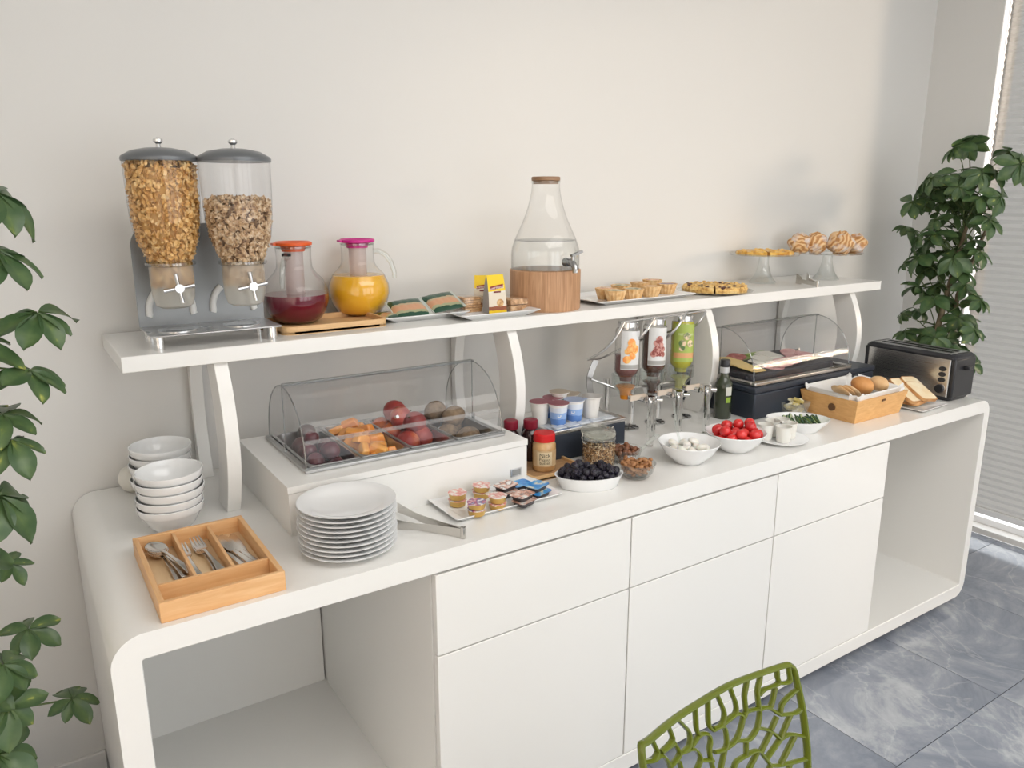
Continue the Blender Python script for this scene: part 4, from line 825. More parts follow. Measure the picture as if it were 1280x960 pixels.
nutbowl('small glass bowl of almonds in front of the hazelnut bowl', c.x, c.y+.004, .056, .045, 'brown almond in the glass bowl', 'almond', 'almonds in the small glass bowl', [(.35, (.26, .11, .04)), (.6, (.46, .22, .09)), (.8, (.60, .34, .16))], 75, True)
nutbowl('small glass bowl of hazelnuts behind the almond bowl', c.x+.062, c.y+.118, .048, .045, 'dark hazelnut in the glass bowl', 'hazelnut', 'hazelnuts in the small glass bowl', [(.35, (.13, .05, .025)), (.65, (.28, .11, .05))], 50, False)
al_c = c
# clear serving spoon resting over the hazelnut bowl
s0, s1_ = at(797, 566, T+.05), at(822, 543, T+.075)
tag(MB().ribbon([(0, 0, 0), (s1_-s0)*.4, (s1_-s0)*.8, (s1_-s0)], [.012, .010, .012, .016], .003, (1, -.5, 0)).obj('plastic_spoon', GLASST, None), 'clear plastic spoon sticking out of the hazelnut bowl', 'spoon', None, s0)
# ================================================================== WHITE BOWLS WITH MOZZARELLA / TOMATOES
def wbowl(lb, px, pyb, rb_, r, h):
    c = atb(px, pyb, T, rb_); tag(MB().lathe([(0, .002), (rb_, 0), (rb_+.003, .003), (r*.80, h*.5), (r, h), (r-.001, h+.002), (r-.004, h), (r*.77, h*.52), (rb_, .008), (0, .007)], 56).obj('serving_bowl', CERAM, None, sharp=50), lb, 'bowl', None, (c.x, c.y, T)); return c
c1 = wbowl('white china bowl of mozzarella pieces', 860, 582, .042, .093, .062)
MOZ = food('mozzarella', [(.4, (.82, .80, .72)), (.6, (.88, .86, .80))], 20, .3, .1, coat=.3, sss=.2); z0_ = None
for (x, y, z, q) in heap(26, in_ell(0, 0, .078, .078), lambda: rh.uniform(.011, .015), T+.012, rh, 25, lambda x, y: T+.010+.05*min(1, max(0, (math.hypot(x, y)/.09-.45)/.6))):
    if z0_ is None: z0_ = tag(MB().ball((0, 0, 0), (.018, .014, .010), 14, 9, lambda d_2, a, p: 1+.06*math.sin(2*p)).obj('mozzarella_piece', MOZ, None), 'white mozzarella piece in the china bowl', 'mozzarella', 'mozzarella pieces in the bowl', (c1.x+x, c1.y+y, z)); o_ = z0_
    else: o_ = dup(z0_, (c1.x+x, c1.y+y, z))
    o_.rotation_euler = (rh.uniform(-.5, .5), rh.uniform(-.5, .5), rh.uniform(0, 6))
sp_ = thing('serving_spoon', 'clear serving spoon standing in the mozzarella bowl', 'spoon', (c1.x-.035, c1.y-.01, T+.03))
MB().ribbon([(0, 0, 0), (-.004, .02, .06), (-.008, .035, .13), (-.010, .04, .16)], [.009, .008, .009, .012], .003, (1, 0, 0)).obj('handle', GLASST, sp_)
MB().ball((.004, -.012, 0), (.016, .022, .006), 14, 8).obj('scoop', GLASST, sp_)
c2 = wbowl('white china bowl of cherry tomatoes', 918, 567, .042, .095, .060)
TOM = food('tomato', [(.35, (.52, .012, .016)), (.6, (.72, .030, .028)), (.8, (.80, .08, .04))], 14, .22, .0, coat=.35); t0 = None
for (x, y, z, q) in heap(27, in_ell(0, 0, .084, .084), lambda: rh.uniform(.0155, .018), T+.012, rh, 30, lambda x, y: T+.010+.05*min(1, max(0, (math.hypot(x, y)/.09-.45)/.6))):
    if t0 is None: t0 = tag(MB().ball((0, 0, 0), (.0172, .0172, .0178), 18, 12, lambda d_2, a, p: 1-.06*math.exp(-(a/.3)**2)).obj('cherry_tomato', TOM, None), 'red cherry tomato in the china bowl', 'cherry tomato', 'cherry tomatoes in the bowl', (c2.x+x, c2.y+y, z)); o_ = t0
    else: o_ = dup(t0, (c2.x+x, c2.y+y, z))
    o_.rotation_euler = (rh.uniform(0, 6), rh.uniform(0, 6), 0)
# ================================================================== PLATE OF WHITE CUPS
c = atb(974, 557, T, .062)
tag(MB().lathe([(0, .002), (.05, 0), (.052, .003), (.090, .010), (.091, .012), (.088, .012), (.052, .006), (0, .005)], 48).obj('small_plate', CERAM, None, sharp=50), 'small white plate holding tiny white cups', 'plate', None, (c.x, c.y, T))
cp0 = None; CUPM = P('cup_white', (.80, .79, .74), .4, sss=.1)
for dx, dy in ((-.020, -.028), (.030, -.010), (-.048, .022), (.006, .036), (.048, .034)):
    loc = (c.x+dx, c.y+dy, T+.0065)
    if cp0 is None: cp0 = tag(MB().lathe([(0, 0), (.021, 0), (.022, .002), (.0255, .050), (.0262, .052), (.0245, .052), (.0205, .010), (0, .009)], 28).obj('small_cup', CUPM, None), 'tiny plain white cup on the small plate', 'cup', 'white cups on the small plate', loc)
    else: dup(cp0, loc)
# ================================================================== CUCUMBER DISH
l_, r_ = at(962, 525, T+.045), at(1043, 527, T+.045); bc = (l_+r_)/2; ba = (r_-l_).length/2; brz = math.atan2(r_.y-l_.y, r_.x-l_.x)
oval('oval_dish', 'white oval dish with sliced cucumber', 'dish', bc.x+.02, bc.y+.03, ba, .075, .045, brz, base=.6)
CUE = food('cucumber_skin', [(.4, (.012, .05, .02)), (.7, (.05, .13, .05))], 60, .35, .1); CUF = food('cucumber_flesh', [(.4, (.40, .52, .24)), (.65, (.58, .66, .40))], 40, .3, 0)
cu0 = None; mt = Matrix.Translation((bc.x+.02, bc.y+.03, 0)) @ Matrix.Rotation(brz, 4, 'Z')
for i in range(13):
    x = -ba*.35+ba*.085*i; p_ = mt @ Vector((x, rh.uniform(-.018, .012), T+.030+rh.uniform(0, .008)))
    if cu0 is None:
        cu0 = thing('cucumber_slice', 'thin cucumber slice fanned in the oval dish', 'cucumber slice', p_, 0, 'cucumber slices in the oval dish')
        MB().lathe([(.024, -.0022), (.0245, 0), (.024, .0022)], 24).obj('skin', CUE, cu0); MB().lathe([(.0225, -.0027), (.0225, .0027)], 24).obj('flesh', CUF, cu0); o_ = cu0
    else: o_ = dup(cu0, p_)
    o_.rotation_euler = (rh.uniform(-.3, .3), .95+rh.uniform(-.15, .15), brz+rh.uniform(-.2, .2))
# ================================================================== GLASS TUB WITH SACHETS
c = Vector((2.335, .235, 0)); c = at(998, 519, T)
gt = tag(MB().loft([loop(rrect(.070, .060, .008), 0), loop(rrect(.096, .080, .010), .048), loop(rrect(.092, .076, .009), .048), loop(rrect(.066, .056, .006), .005)]).obj('glass_tub', thin('tub_glass', (.92, .93, .92), 1.2, .06, haze=.22, hcol=(.85, .86, .84)), None), 'square glass tub of wrapped butter portions', 'tub', None, (c.x, c.y+.02, T))
SAC = food('sachet', [(.38, (.46, .36, .10)), (.5, (.70, .58, .22)), (.62, (.80, .76, .60))], 40, .3, .1); s0_ = None
for i in range(12):
    loc = (c.x+rh.uniform(-.016, .016), c.y+.02+rh.uniform(-.014, .014), T+.012+.0038*i)
    if s0_ is None: s0_ = tag(B(-.019, .019, -.012, .012, -.0045, .0045).obj('butter_portion', SAC, None, bevel=.002), 'wrapped yellow butter portion in the glass tub', 'butter portion', 'butter portions in the glass tub', loc); o_ = s0_
    else: o_ = dup(s0_, loc)
    o_.rotation_euler = (rh.uniform(-.4, .4), rh.uniform(-.4, .4), rh.uniform(0, 6))
# ================================================================== BREAD CRATE
bcx, bcy = 2.545, .190
cr_ = thing('bread_crate', 'small pine crate with a white cloth and bread rolls', 'crate', (2.38, .088, T))
W_, D_, H_ = .28, .205, .085; fl_ = .016
def slab(p, q, h, th, nrm, mat, nm):
    p, q, nrm = Vector(p), Vector(q), Vector(nrm); out = nrm*fl_; mb = MB(); ax = (q-p).normalized()*fl_
    mb.loft([[p, q, q-nrm*th, p-nrm*th], [p+out-ax+Vector((0, 0, h)), q+out+ax+Vector((0, 0, h)), q+out+ax-nrm*th+Vector((0, 0, h)), p+out-ax-nrm*th+Vector((0, 0, h))]]); return mb.obj(nm, mat, cr_, bevel=.001)
slab((0, 0, 0), (W_, 0, 0), H_, .010, (0, -1, 0), CRATE, 'side_board'); slab((W_, D_, 0), (0, D_, 0), H_, .010, (0, 1, 0), CRATE, 'side_board')
slab((0, D_-.01, 0), (0, .01, 0), H_, .010, (-1, 0, 0), CRATE, 'side_board'); slab((W_, .01, 0), (W_, D_-.01, 0), H_, .010, (1, 0, 0), CRATE, 'side_board')
B(.01, W_-.01, .01, D_-.01, .002, .010).obj('base_board', CRATE, cr_)
hole = MB().tube([(-.0145, D_*.42, .045), (-.0098, D_*.42, .045)], .0135, 20); hole.obj('grip_hole', P('grip_dark', (.14, .07, .03), .8), cr_)
hole = MB().tube([(W_*.5-.006, -.0145, .070), (W_*.5+.012, -.0145, .071)], .004, 10); hole.obj('grip_notch', MATS['grip_dark'], cr_)
CLO = food('white_cloth', [(.4, (.78, .77, .75)), (.6, (.84, .83, .81))], 12, .8, .3, .004)
mb = MB(); N = 64; lo = []
for k_, (s_, z) in enumerate(((.60, .018), (.92, .03), (1.04, .075), (1.10, .094), (1.12, .100), (1.10, .103), (1.02, .092), (.93, .06))):
    rr_ = rrect(W_*s_, D_*s_, .03*s_, 15); wob = .007 if k_ > 1 else .002
    lo.append([(W_/2+x+.004*math.sin(j*.7), D_/2+y+.004*math.cos(j*.9), z+wob*math.sin(j*.55+k_*.3)+(wob*.6*math.sin(j*1.7))) for j, (x, y) in enumerate(rr_)])
mb.loft(lo, True, False); tag(mb.obj('cloth_napkin', CLO, None, sharp=80), 'crumpled white cloth lining the bread crate', 'cloth', None, (2.38, .088, T))
ROLL = food('bread_roll', [(.3, (.46, .18, .05)), (.55, (.68, .33, .11)), (.8, (.80, .52, .26))], 12, .55, .1)
ROLL2 = food('bread_pale', [(.3, (.66, .40, .18)), (.6, (.82, .60, .36))], 14, .7, .2)
for px, py, r, mt_, lb in ((1076, 482, .041, ROLL, 'round golden bread roll on top of the crate'), (1104, 486, .035, ROLL2, 'floury pale bread roll next to the golden one')):
    c = at(px, py, T+.125); tag(MB().ball((0, 0, 0), (r, r, r*.80), 24, 16, lambda d_2, a, p: 1+.02*math.sin(3*p+a*2)).obj('bread_roll', mt_, None), lb, 'bread roll', 'bread rolls in the crate', (2.535 if r > .04 else 2.612, .168 if r > .04 else .150, T+.104), (.3, .2, .5))
for i in range(3):
    o_ = MB().ball((0, 0, 0), (.040, .036, .008), 22, 10).obj('bread_slice', ROLL2, None); tag(o_, 'sliced bread lying against the cloth in the crate', 'bread slice', 'bread slices in the crate', (2.430+.018*i, .185-.010*i, T+.092), (.15, .70, .2))
# ================================================================== TOAST BREAD PLATE
rplate('toast_plate', 'white rectangular plate with toast bread slices', 2.80, .13, .185, .20, T, .010, .05, .85)
TOAST = food('toast_bread', [(.35, (.80, .64, .40)), (.6, (.86, .74, .52)), (.8, (.90, .80, .62))], 24, .8, .2)
CRS = food('toast_crust', [(.4, (.46, .22, .08)), (.7, (.64, .36, .15))], 24, .7, .2)
def toast(loc, rot, lb):
    t_ = thing('toast_slice', lb, 'toast bread', loc, 0, 'toast bread slices on the plate'); t_.rotation_euler = rot
    pr = rrect(.105, .105, .02); MB().prism(pr, -.0055, .0055).obj('crust', CRS, t_); MB().prism(rrect(.098, .098, .018), -.0062, .0062).obj('crumb', TOAST, t_)
tl_ = ['toast slice lying at the bottom of the pile', 'toast slice leaning over the pile beside the crate', 'toast slice leaning upright behind the others', 'toast slice at the outer side of the pile near the toaster', 'toast slice standing between crate and toaster']
for k, (loc, rot) in enumerate((((2.79, .13, T+.019), (0, .0, .1)), ((2.752, .120, T+.054), (.55, .12, .12)), ((2.768, .142, T+.066), (.58, .12, .10)), ((2.832, .110, T+.052), (.50, .14, -.06)), ((2.846, .140, T+.064), (.55, .12, -.02)))): toast(loc, rot, tl_[k])
# ================================================================== TOASTER
to = thing('toaster', 'stainless steel long-slot toaster with black ends and round dial', 'toaster', (2.955, .055, T), -.02)
W_, D_, H_ = .155, .385, .185
MB().loft([loop(rrect(W_-.03, D_-.03, .02, cx=W_/2, cy=D_/2), 0), loop(rrect(W_-.012, D_-.012, .025, cx=W_/2, cy=D_/2), .012), loop(rrect(W_-.012, D_-.012, .025, cx=W_/2, cy=D_/2), .02)]).obj('base', BLK, to)
MB().prism(rrect(W_, D_-.036, .006, cx=W_/2, cy=D_/2), .018, H_-.018).obj('steel_body', brushed('toaster_steel', (.62, .60, .575), .27, (40, .15, 160)), to)
for y0_, y1_ in ((0, .018), (D_-.018, D_)): B(.004, W_-.004, y0_, y1_, .014, H_-.014).obj('end_cap', BLK, to, bevel=.006)
MB().loft([loop(rrect(W_+.002, D_-.004, .02, cx=W_/2, cy=D_/2), H_-.018), loop(rrect(W_+.002, D_-.004, .02, cx=W_/2, cy=D_/2), H_-.010), loop(rrect(W_-.02, D_-.02, .02, cx=W_/2, cy=D_/2), H_)]).obj('top_rim', BLK, to)
B(.020, W_-.020, .030, D_-.030, H_, H_+.002).obj('top_plate', STEEL, to, bevel=.001)
for x in (.045, .088): B(x, x+.022, .045, D_-.045, H_+.002, H_+.0028).obj('bread_slot', P('slot_black', (.01, .01, .01), .7), to)
for k in range(3): MB().tube([(.001, .045, .128-k*.022), (-.0045, .045, .128-k*.022)], .0095, 16).xf(Matrix.Translation((0, .045, 0)) @ Matrix.Scale(1.5, 4, (0, 1, 0)) @ Matrix.Translation((0, -.045, 0))).obj('push_button', BLK, to, bevel=.001)
MB().tube([(.001, .048, .048), (-.010, .048, .048)], .0175, 28).obj('dial', BLK, to, bevel=.002)
MB().tube([(.0, .048, .048), (-.003, .048, .048)], .0205, 28).obj('dial_ring', CHROME, to)
B(W_*.42, W_*.58, -.022, .001, .125, .140).obj('lever', BLK, to, bevel=.003)
# ================================================================== OIL BOTTLE
c = atb(902, 524, T, .028)
ob = thing('oil_bottle', 'dark green olive oil bottle with a black cap', 'bottle', (c.x, c.y, T))
MB().lathe([(0, 0), (.030, 0), (.032, .003), (.032, .115), (.030, .130), (.020, .148), (.0155, .158), (.0145, .185)], 36).obj('glass_body', P('dark_oil_glass', (.035, .045, .025), .10, coat=.5), ob)
MB().lathe([(.0162, .168), (.0165, .170), (.0165, .192)], 28).obj('neck_seal', P('seal_silver', (.60, .62, .64), .35, .3), ob)
MB().lathe([(.0175, .190), (.018, .192), (.018, .212), (.016, .215), (0, .215)], 28).obj('cap', BLK, ob)
a = math.atan2(CY-c.y, CX-c.x)
mb = MB(); mb.loft([[(.0325*math.cos(a+.3+.75*k/8), .0325*math.sin(a+.3+.75*k/8), z) for k in range(9)] for z in (.088, .12)], False, False, False); mb.obj('label_oval', P('oil_label', (.62, .62, .56), .4), ob)
mb = MB(); mb.loft([[(.0325*math.cos(a+.35+.6*k/8), .0325*math.sin(a+.35+.6*k/8), z) for k in range(9)] for z in (.062, .082)], False, False, False); mb.obj('label_leaf', P('oil_green', (.30, .45, .06), .4), ob)
# ================================================================== COLD CUT DISPLAY
kx0, kx1, ky0, ky1, kh = 2.118, 2.84, .315, .70, .118
kb = thing('cooling_box', 'large dark cooling box carrying the cold cut display', 'cooling box', (kx0, ky0, T)); W_, D_ = kx1-kx0, ky1-ky0
B(0, W_, 0, D_, 0, kh-.022).obj('box_body', NAVY, kb, bevel=.005)
B(-.003, W_+.003, -.003, D_+.003, kh-.020, kh).obj('box_lid', NAVY, kb, bevel=.004)
B(.12, .34, .02, .022, kh, kh+.0006).obj('seam_strip', BLK, kb)
kd_ = thing('cold_cut_tray', 'steel tray with a clear roll-top cover for cold cuts', 'food display', (kx0+.012, ky0+.012, T+kh)); W2, D2 = .575, .35
for a in ((0, W2, 0, .018), (0, W2, D2-.018, D2), (0, .018, .018, D2-.018), (W2-.018, W2, .018, D2-.018)): B(*a, 0, .016).obj('frame_rail', STEELX, kd_, bevel=.004)
B(.018, W2-.018, .018, D2-.018, .0, .004).obj('tray_floor', PANST, kd_)
dome(kd_, W2, D2, .018, .178)
tx, ty, tz = kx0+.012, ky0+.012, T+kh+.004
pl_ = tag(MB().prism(rrect(.50, .27, .03), 0, .030).obj('slate_platter', P('slate', (.035, .035, .042), .45), None, bevel=.004), 'dark platter under the cheese and ham slices', 'platter', None, (tx+W2/2-.01, ty+D2/2, tz))
CH = P('cheese_yellow', (.80, .60, .24), .4, sss=.1); CHW = P('cheese_white', (.80, .78, .70), .45); HAM = food('ham', [(.4, (.62, .30, .30)), (.6, (.76, .48, .46))], 18, .35, .1, coat=.2); SAL = food('salami', [(.4, (.32, .06, .06)), (.6, (.50, .16, .14)), (.72, (.70, .48, .42))], 60, .4, .1); LET = food('lettuce', [(.4, (.25, .38, .08)), (.7, (.55, .62, .28))], 20, .4, .3)
def slices(name, lb, cat, grp, mat, n, x0, y0, dx, dy, w_, d_, rnd_, tilt, round_=False):
    s0_ = None
    for i in range(n):
        loc = (tx+x0+dx*i, ty+y0+dy*i, tz+.0335+.0016*i+.004*rnd_.random())
        if s0_ is None:
            mb = MB(); pr = [(.5*w_*math.cos(2*PI*k/24), .5*d_*math.sin(2*PI*k/24)) for k in range(24)] if round_ else rrect(w_, d_, .010, 4)
            mb.loft([[(x, y, .010*math.sin(x*40)*math.cos(y*30)*.5) for x, y in pr], [(x, y, .0022+.010*math.sin(x*40)*math.cos(y*30)*.5) for x, y in pr]]); s0_ = tag(mb.obj(name, mat, None), lb, cat, grp, loc); o_ = s0_
        else: o_ = dup(s0_, loc)
        o_.rotation_euler = (tilt*rnd_.uniform(.5, 1), .12, rnd_.uniform(-.25, .25))
rs2 = random.Random(5)
slices('cheese_slice', 'yellow cheese slice fanned on the dark platter', 'cheese slice', 'yellow cheese slices', CH, 6, .095, .10, .004, .026, .085, .085, rs2, .12)
slices('salami_slice', 'dark salami slice behind the yellow cheese', 'salami slice', 'salami slices', SAL, 5, .13, .235, .018, .006, .07, .07, rs2, .15, True)
slices('white_cheese_slice', 'white cheese slice in the middle of the platter', 'cheese slice', 'white cheese slices', CHW, 7, .205, .14, .022, .012, .08, .085, rs2, .12)
slices('lettuce_leaf', 'light green lettuce leaf behind the white cheese', 'lettuce leaf', 'lettuce leaves', LET, 4, .235, .255, .035, .0, .09, .045, rs2, .2, True)
slices('ham_slice', 'pink ham slice along the platter front', 'ham slice', 'ham slices', HAM, 8, .20, .082, .034, .006, .085, .075, rs2, .15, True)
slices('folded_ham', 'folded pale ham piece at the far platter end', 'ham slice', 'folded ham pieces', HAM, 3, .44, .17, .012, .018, .10, .07, rs2, .25, True)
# ================================================================== JAM DISPENSER RACK
jr_ = thing('dispenser_rack', 'chrome wire rack with clear posts for the inverted jam bottles', 'rack', (1.64, .47, T))
RKO = Vector((1.64, .47, T))
def wire(nm, pts, y, r, mat=PANST):
    ys = y if isinstance(y, (list, tuple)) else [y]*len(pts)
    MB().tube([Vector(q)-RKO for q in spl([tuple(aty(px, py, yy)) for (px, py), yy in zip(pts, ys)], 5)], r, 8).obj(nm, mat, jr_)
def spl(pts, n=5):
    out = []; P_ = [pts[0]]+list(pts)+[pts[-1]]
    for i in range(1, len(P_)-2):
        for k in range(n):
            t_ = k/n; a, b2, c2, d2 = P_[i-1], P_[i], P_[i+1], P_[i+2]
            out.append(tuple(.5*(2*b2[q]+(c2[q]-a[q])*t_+(2*a[q]-5*b2[q]+4*c2[q]-d2[q])*t_*t_+(3*b2[q]-a[q]-3*c2[q]+d2[q])*t_**3) for q in range(len(b2))))
    out.append(tuple(pts[-1])); return out
wire('guide_wire', [(734, 450), (752, 440), (768, 424), (780, 403)], [.46, .43, .415, .43], .0042)
wire('guide_wire', [(794, 428), (806, 416), (818, 397)], [.45, .415, .43], .0042)
wire('guide_wire', [(831, 424), (846, 410), (858, 391)], [.45, .415, .43], .0042)
wire('guide_wire', [(868, 408), (876, 400), (882, 390)], [.45, .43, .44], .0042)
wire('cross_wire', [(736, 449), (750, 448), (764, 442), (800, 425), (835, 415), (868, 406)], [.47, .49, .51, .51, .51, .51], .0035)
wire('cross_wire', [(778, 403), (830, 396), (882, 389)], .44, .0035, CHROME)
wire('cross_wire', [(739, 474), (756, 480), (776, 486), (810, 482), (850, 476)], [.52, .50, .47, .47, .47], .0045)
bar = [Vector(q)-RKO for q in spl([tuple(aty(px, py, .545)) for px, py in ((745, 450), (737, 472), (739, 494), (747, 512), (757, 530))], 4)]; bar[-1].z = .0
MB().ribbon(bar, .020, .005, (1, -.3, 0)).obj('side_bar', P('bar_steel', (.36, .35, .34), .35, 1), jr_)
LBL = [[P('jam_label', (.72, .73, .73), .4), 'apricot'], [MATS['jam_label'], 'berry'], [P('green_label', (.36, .46, .10), .4), 'pistachio']]
JAM = [P('jam_apricot_dark', (.16, .065, .06), .15, coat=.4), P('jam_choc', (.085, .040, .030), .18, coat=.4), P('jam_pistachio', (.44, .42, .035), .18, coat=.4)]
jl = ['inverted jam bottle with an apricot print on its label', 'inverted dark spread bottle with a berry print on its label', 'inverted green pistachio spread bottle']
jx = [1.634, 1.757, 1.890]
FRUITC = [food('print_apricot', [(.42, (.85, .30, .06)), (.62, (.92, .55, .18))], 60, .4, 0), food('print_berry', [(.42, (.26, .05, .04)), (.58, (.60, .30, .26))], 70, .4, 0), food('print_nut', [(.42, (.10, .18, .05)), (.6, (.80, .62, .42))], 60, .4, 0)]
for k in range(3):
    c = Vector((jx[k], .462, 0)); z0 = T+.195
    t_ = thing('jam_bottle', jl[k], 'jam bottle', (c.x, c.y, z0)); t_.rotation_euler = (-.05, .06, 0)
    a = math.atan2(CY-c.y, CX-c.x)+.02
    lev = [.078, .150, .165][k]
    MB().lathe([(0, -.012), (.020, -.012), (.022, 0), (.037, .018), (.0385, .024), (.0385, lev), (0, lev)], 36).obj('spread', JAM[k], t_)
    g = MB().lathe([(.023, -.002), (.0385, .017), (.0400, .024), (.0400, .160), (.034, .168)], 36); g.obj('glass_body', GLASS, t_, sharp=60)
    MB().lathe([(.034, .162), (.0345, .164), (.0345, .184), (.031, .187), (0, .187)], 32).obj('metal_cap', CHROME, t_)
    lm = MB(); wa = .95 if k < 2 else 1.35
    lm.loft([[(.0405*math.cos(a-wa*.55+2*wa*q/16), .0405*math.sin(a-wa*.55+2*wa*q/16), z) for q in range(17)] for z in (.030 if k < 2 else .026, .158)], False, False, False); lm.obj('label', LBL[k][0], t_)
    lm = MB(); lm.loft([[(.0407*math.cos(a-wa*.55+2*wa*q/16), .0407*math.sin(a-wa*.55+2*wa*q/16), z) for q in range(17)] for z in ((.032, .046) if k < 2 else (.040, .058))], False, False, False); lm.obj('label_strip', P('strip_grey', (.36, .36, .35), .4) if k < 2 else P('strip_orange', (.66, .36, .16), .4), t_)
    rp = random.Random(k+30); ac = a+.36
    for q in range(11 if k < 2 else 4):
        ph, zz = ac+rp.uniform(-.42, .45), .092+rp.uniform(-.030, .028); rr_ = rp.uniform(.009, .014)
        mb = MB(); mb.ball((0, 0, 0), (rr_, rr_, .0007), 14, 6); mb.xf(Matrix.Translation((.0412*math.cos(ph), .0412*math.sin(ph), zz)) @ Matrix.Rotation(ph, 4, 'Z') @ Matrix.Rotation(PI/2, 4, 'Y')); mb.obj('printed_fruit', FRUITC[k], t_)
    if k == 2:
        f_ = cyl(.0411, ac); textmesh('PISTACCHIO', .0105, lambda x, y: f_(x, y+.122), 'lettering', P('print_pale', (.75, .80, .55), .4), t_)
    # clear valve cup, tap, post and drip ring belong to the rack
    lx, ly = jx[k]-1.64, -.008
    MB().lathe([(.020, .135), (.030, .150), (.046, .168), (.048, .205), (.044, .205), (.040, .172), (.018, .150)], 32, (lx, ly, 0)).obj('valve_cup', GLASST, jr_)
    MB().lathe([(0, .120), (.016, .120), (.020, .150), (.034, .165), (0, .168)], 24, (lx, ly, 0)).obj('cup_filling', [P('apricot_orange', (.75, .28, .03), .2), JAM[1], P('pist_pale', (.50, .50, .20), .2)][k], jr_)  # apricot filling is a plain bright orange
    tp = MB(); tp.tube([(lx, ly-.02, .130), (lx+.02, ly-.075, .128)], .010, 14); tp.ball((lx+.028, ly-.095, .128), (.020, .020, .014), 16, 10); tp.tube([(lx+.028, ly-.095, .128), (lx+.030, ly-.097, .150)], [.012, .019], 16); tp.tube([(lx+.045, ly-.105, .132), (lx+.060, ly-.115, .130)], [.006, .008], 12); tp.obj('tap', CHROME, jr_)
    tp = MB().tube([(lx+.028, ly-.095, .120), (lx+.030, ly-.095, .075), (lx+.05, ly-.10, .055), (lx+.10, ly-.06, .030), (lx+.115, ly-.03, .020)], .0028, 8); tp.obj('drip_wire', PANST, jr_)
    SOLIDG = P('solid_glass', (.96, .97, .965), .03, trans=1, ior=1.48)
    MB().tube([(lx-.055+.028, ly-.155, .002), (lx-.055+.028, ly-.155, .165)], .0115, 20).obj('clear_post', SOLIDG, jr_)
    MB().tube([(lx+.045, ly-.09, .002), (lx+.045, ly-.09, .122)], .0105, 20).obj('clear_post', SOLIDG, jr_)
    MB().tube([(lx+.06, .16, .0), (lx+.06, .16, .15)], .012, 20).obj('rear_post', CHROME, jr_)
    MB().lathe([(0, .001), (.030, .001), (.034, .005), (.036, .005), (.036, 0)], 32, (jx[k]+.05-1.64, .024, 0)).obj('drip_ring', PANST, jr_)
    B(lx-.03, lx+.035, ly-.062, ly-.056, .128, .146).obj('name_strip', P('strip_cream', (.72, .62, .52), .5), jr_)
    rg = MB()
    for q in range(8): rg.tube([(jx[k]+.05-1.64+.032*math.cos(q*PI/4), .024+.032*math.sin(q*PI/4), .006), (jx[k]+.05-1.64, .024, .006)], .0015, 6)
    rg.obj('drip_grid', BLK, jr_)
# ================================================================== GREEN CHAIR
GRN = food('green_plastic', [(.3, (.115, .145, .010)), (.7, (.14, .175, .014))], 4, .22, 0, coat=.3)
chx, chy = .925, -.62
ch = thing('web_chair', 'olive green plastic chair with a cell-like openwork back', 'chair', (chx, -.85, 0))
def backy(x, z): return -.612+.16*(z-.8)-.75*(x-chx-.0)**2
def onback(zx, zy):
    px, py = 780+zx*.203125, 810+zy*.203125; d_ = ray(px, py); y = -.62
    for _ in range(12):
        p_ = CAM+d_*((y-CY)/d_.y); y = backy(p_.x, p_.z)
    return p_-Vector((chx, -.85, 0))
def spl(pts, n=5):
    out = []; P_ = [pts[0]]+list(pts)+[pts[-1]]
    for i in range(1, len(P_)-2):
        for k in range(n):
            t_ = k/n; a, b2, c2, d2 = P_[i-1], P_[i], P_[i+1], P_[i+2]
            out.append(tuple(.5*(2*b2[q]+(c2[q]-a[q])*t_+(2*a[q]-5*b2[q]+4*c2[q]-d2[q])*t_*t_+(3*b2[q]-a[q]-3*c2[q]+d2[q])*t_**3) for q in range(len(b2))))
    out.append(tuple(pts[-1])); return out
def frame(z): # normal of the back (towards the room)
    return Vector((0, -1, .16)).normalized()
def strut(mb, pts3, w_, dpt):
    lo = []; n = len(pts3)
    for i in range(n):
        p_ = Vector(pts3[i]); t_ = (Vector(pts3[min(i+1, n-1)])-Vector(pts3[max(i-1, 0)])).normalized(); nn = frame(0); sd_ = t_.cross(nn).normalized()
        lo.append([p_+sd_*w_*math.cos(a)+nn*dpt*math.sin(a) for a in [2*PI*(k+.5)/8 for k in range(8)]])
    mb.loft(lo)
RIM = [(120, 760), (106, 610), (125, 585), (160, 560), (300, 445), (450, 345), (650, 228), (850, 152), (990, 106), (1022, 108), (1042, 130), (1062, 210), (1085, 310), (1102, 410), (1116, 520), (1126, 620), (1130, 737)]
rim3 = [onback(*p_) for p_ in spl(RIM, 4)]
rz_, lz_ = rim3[-1], rim3[0]
zs_ = .46
rim3 = [Vector((lz_.x-.03, backy(chx+lz_.x-.03, zs_)+.85, zs_)), Vector((lz_.x-.018, backy(chx+lz_.x, (zs_+lz_.z)/2)+.85, (zs_+lz_.z)/2))]+rim3+[Vector((rz_.x+.012, backy(chx+rz_.x+.012, (zs_+rz_.z)/2)+.85, (zs_+rz_.z)/2)), Vector((rz_.x+.018, backy(chx+rz_.x+.018, zs_)+.85, zs_))]
mb = MB(); strut(mb, rim3, .0055, .0085); mb.obj('back_rim', GRN, ch, sharp=50)
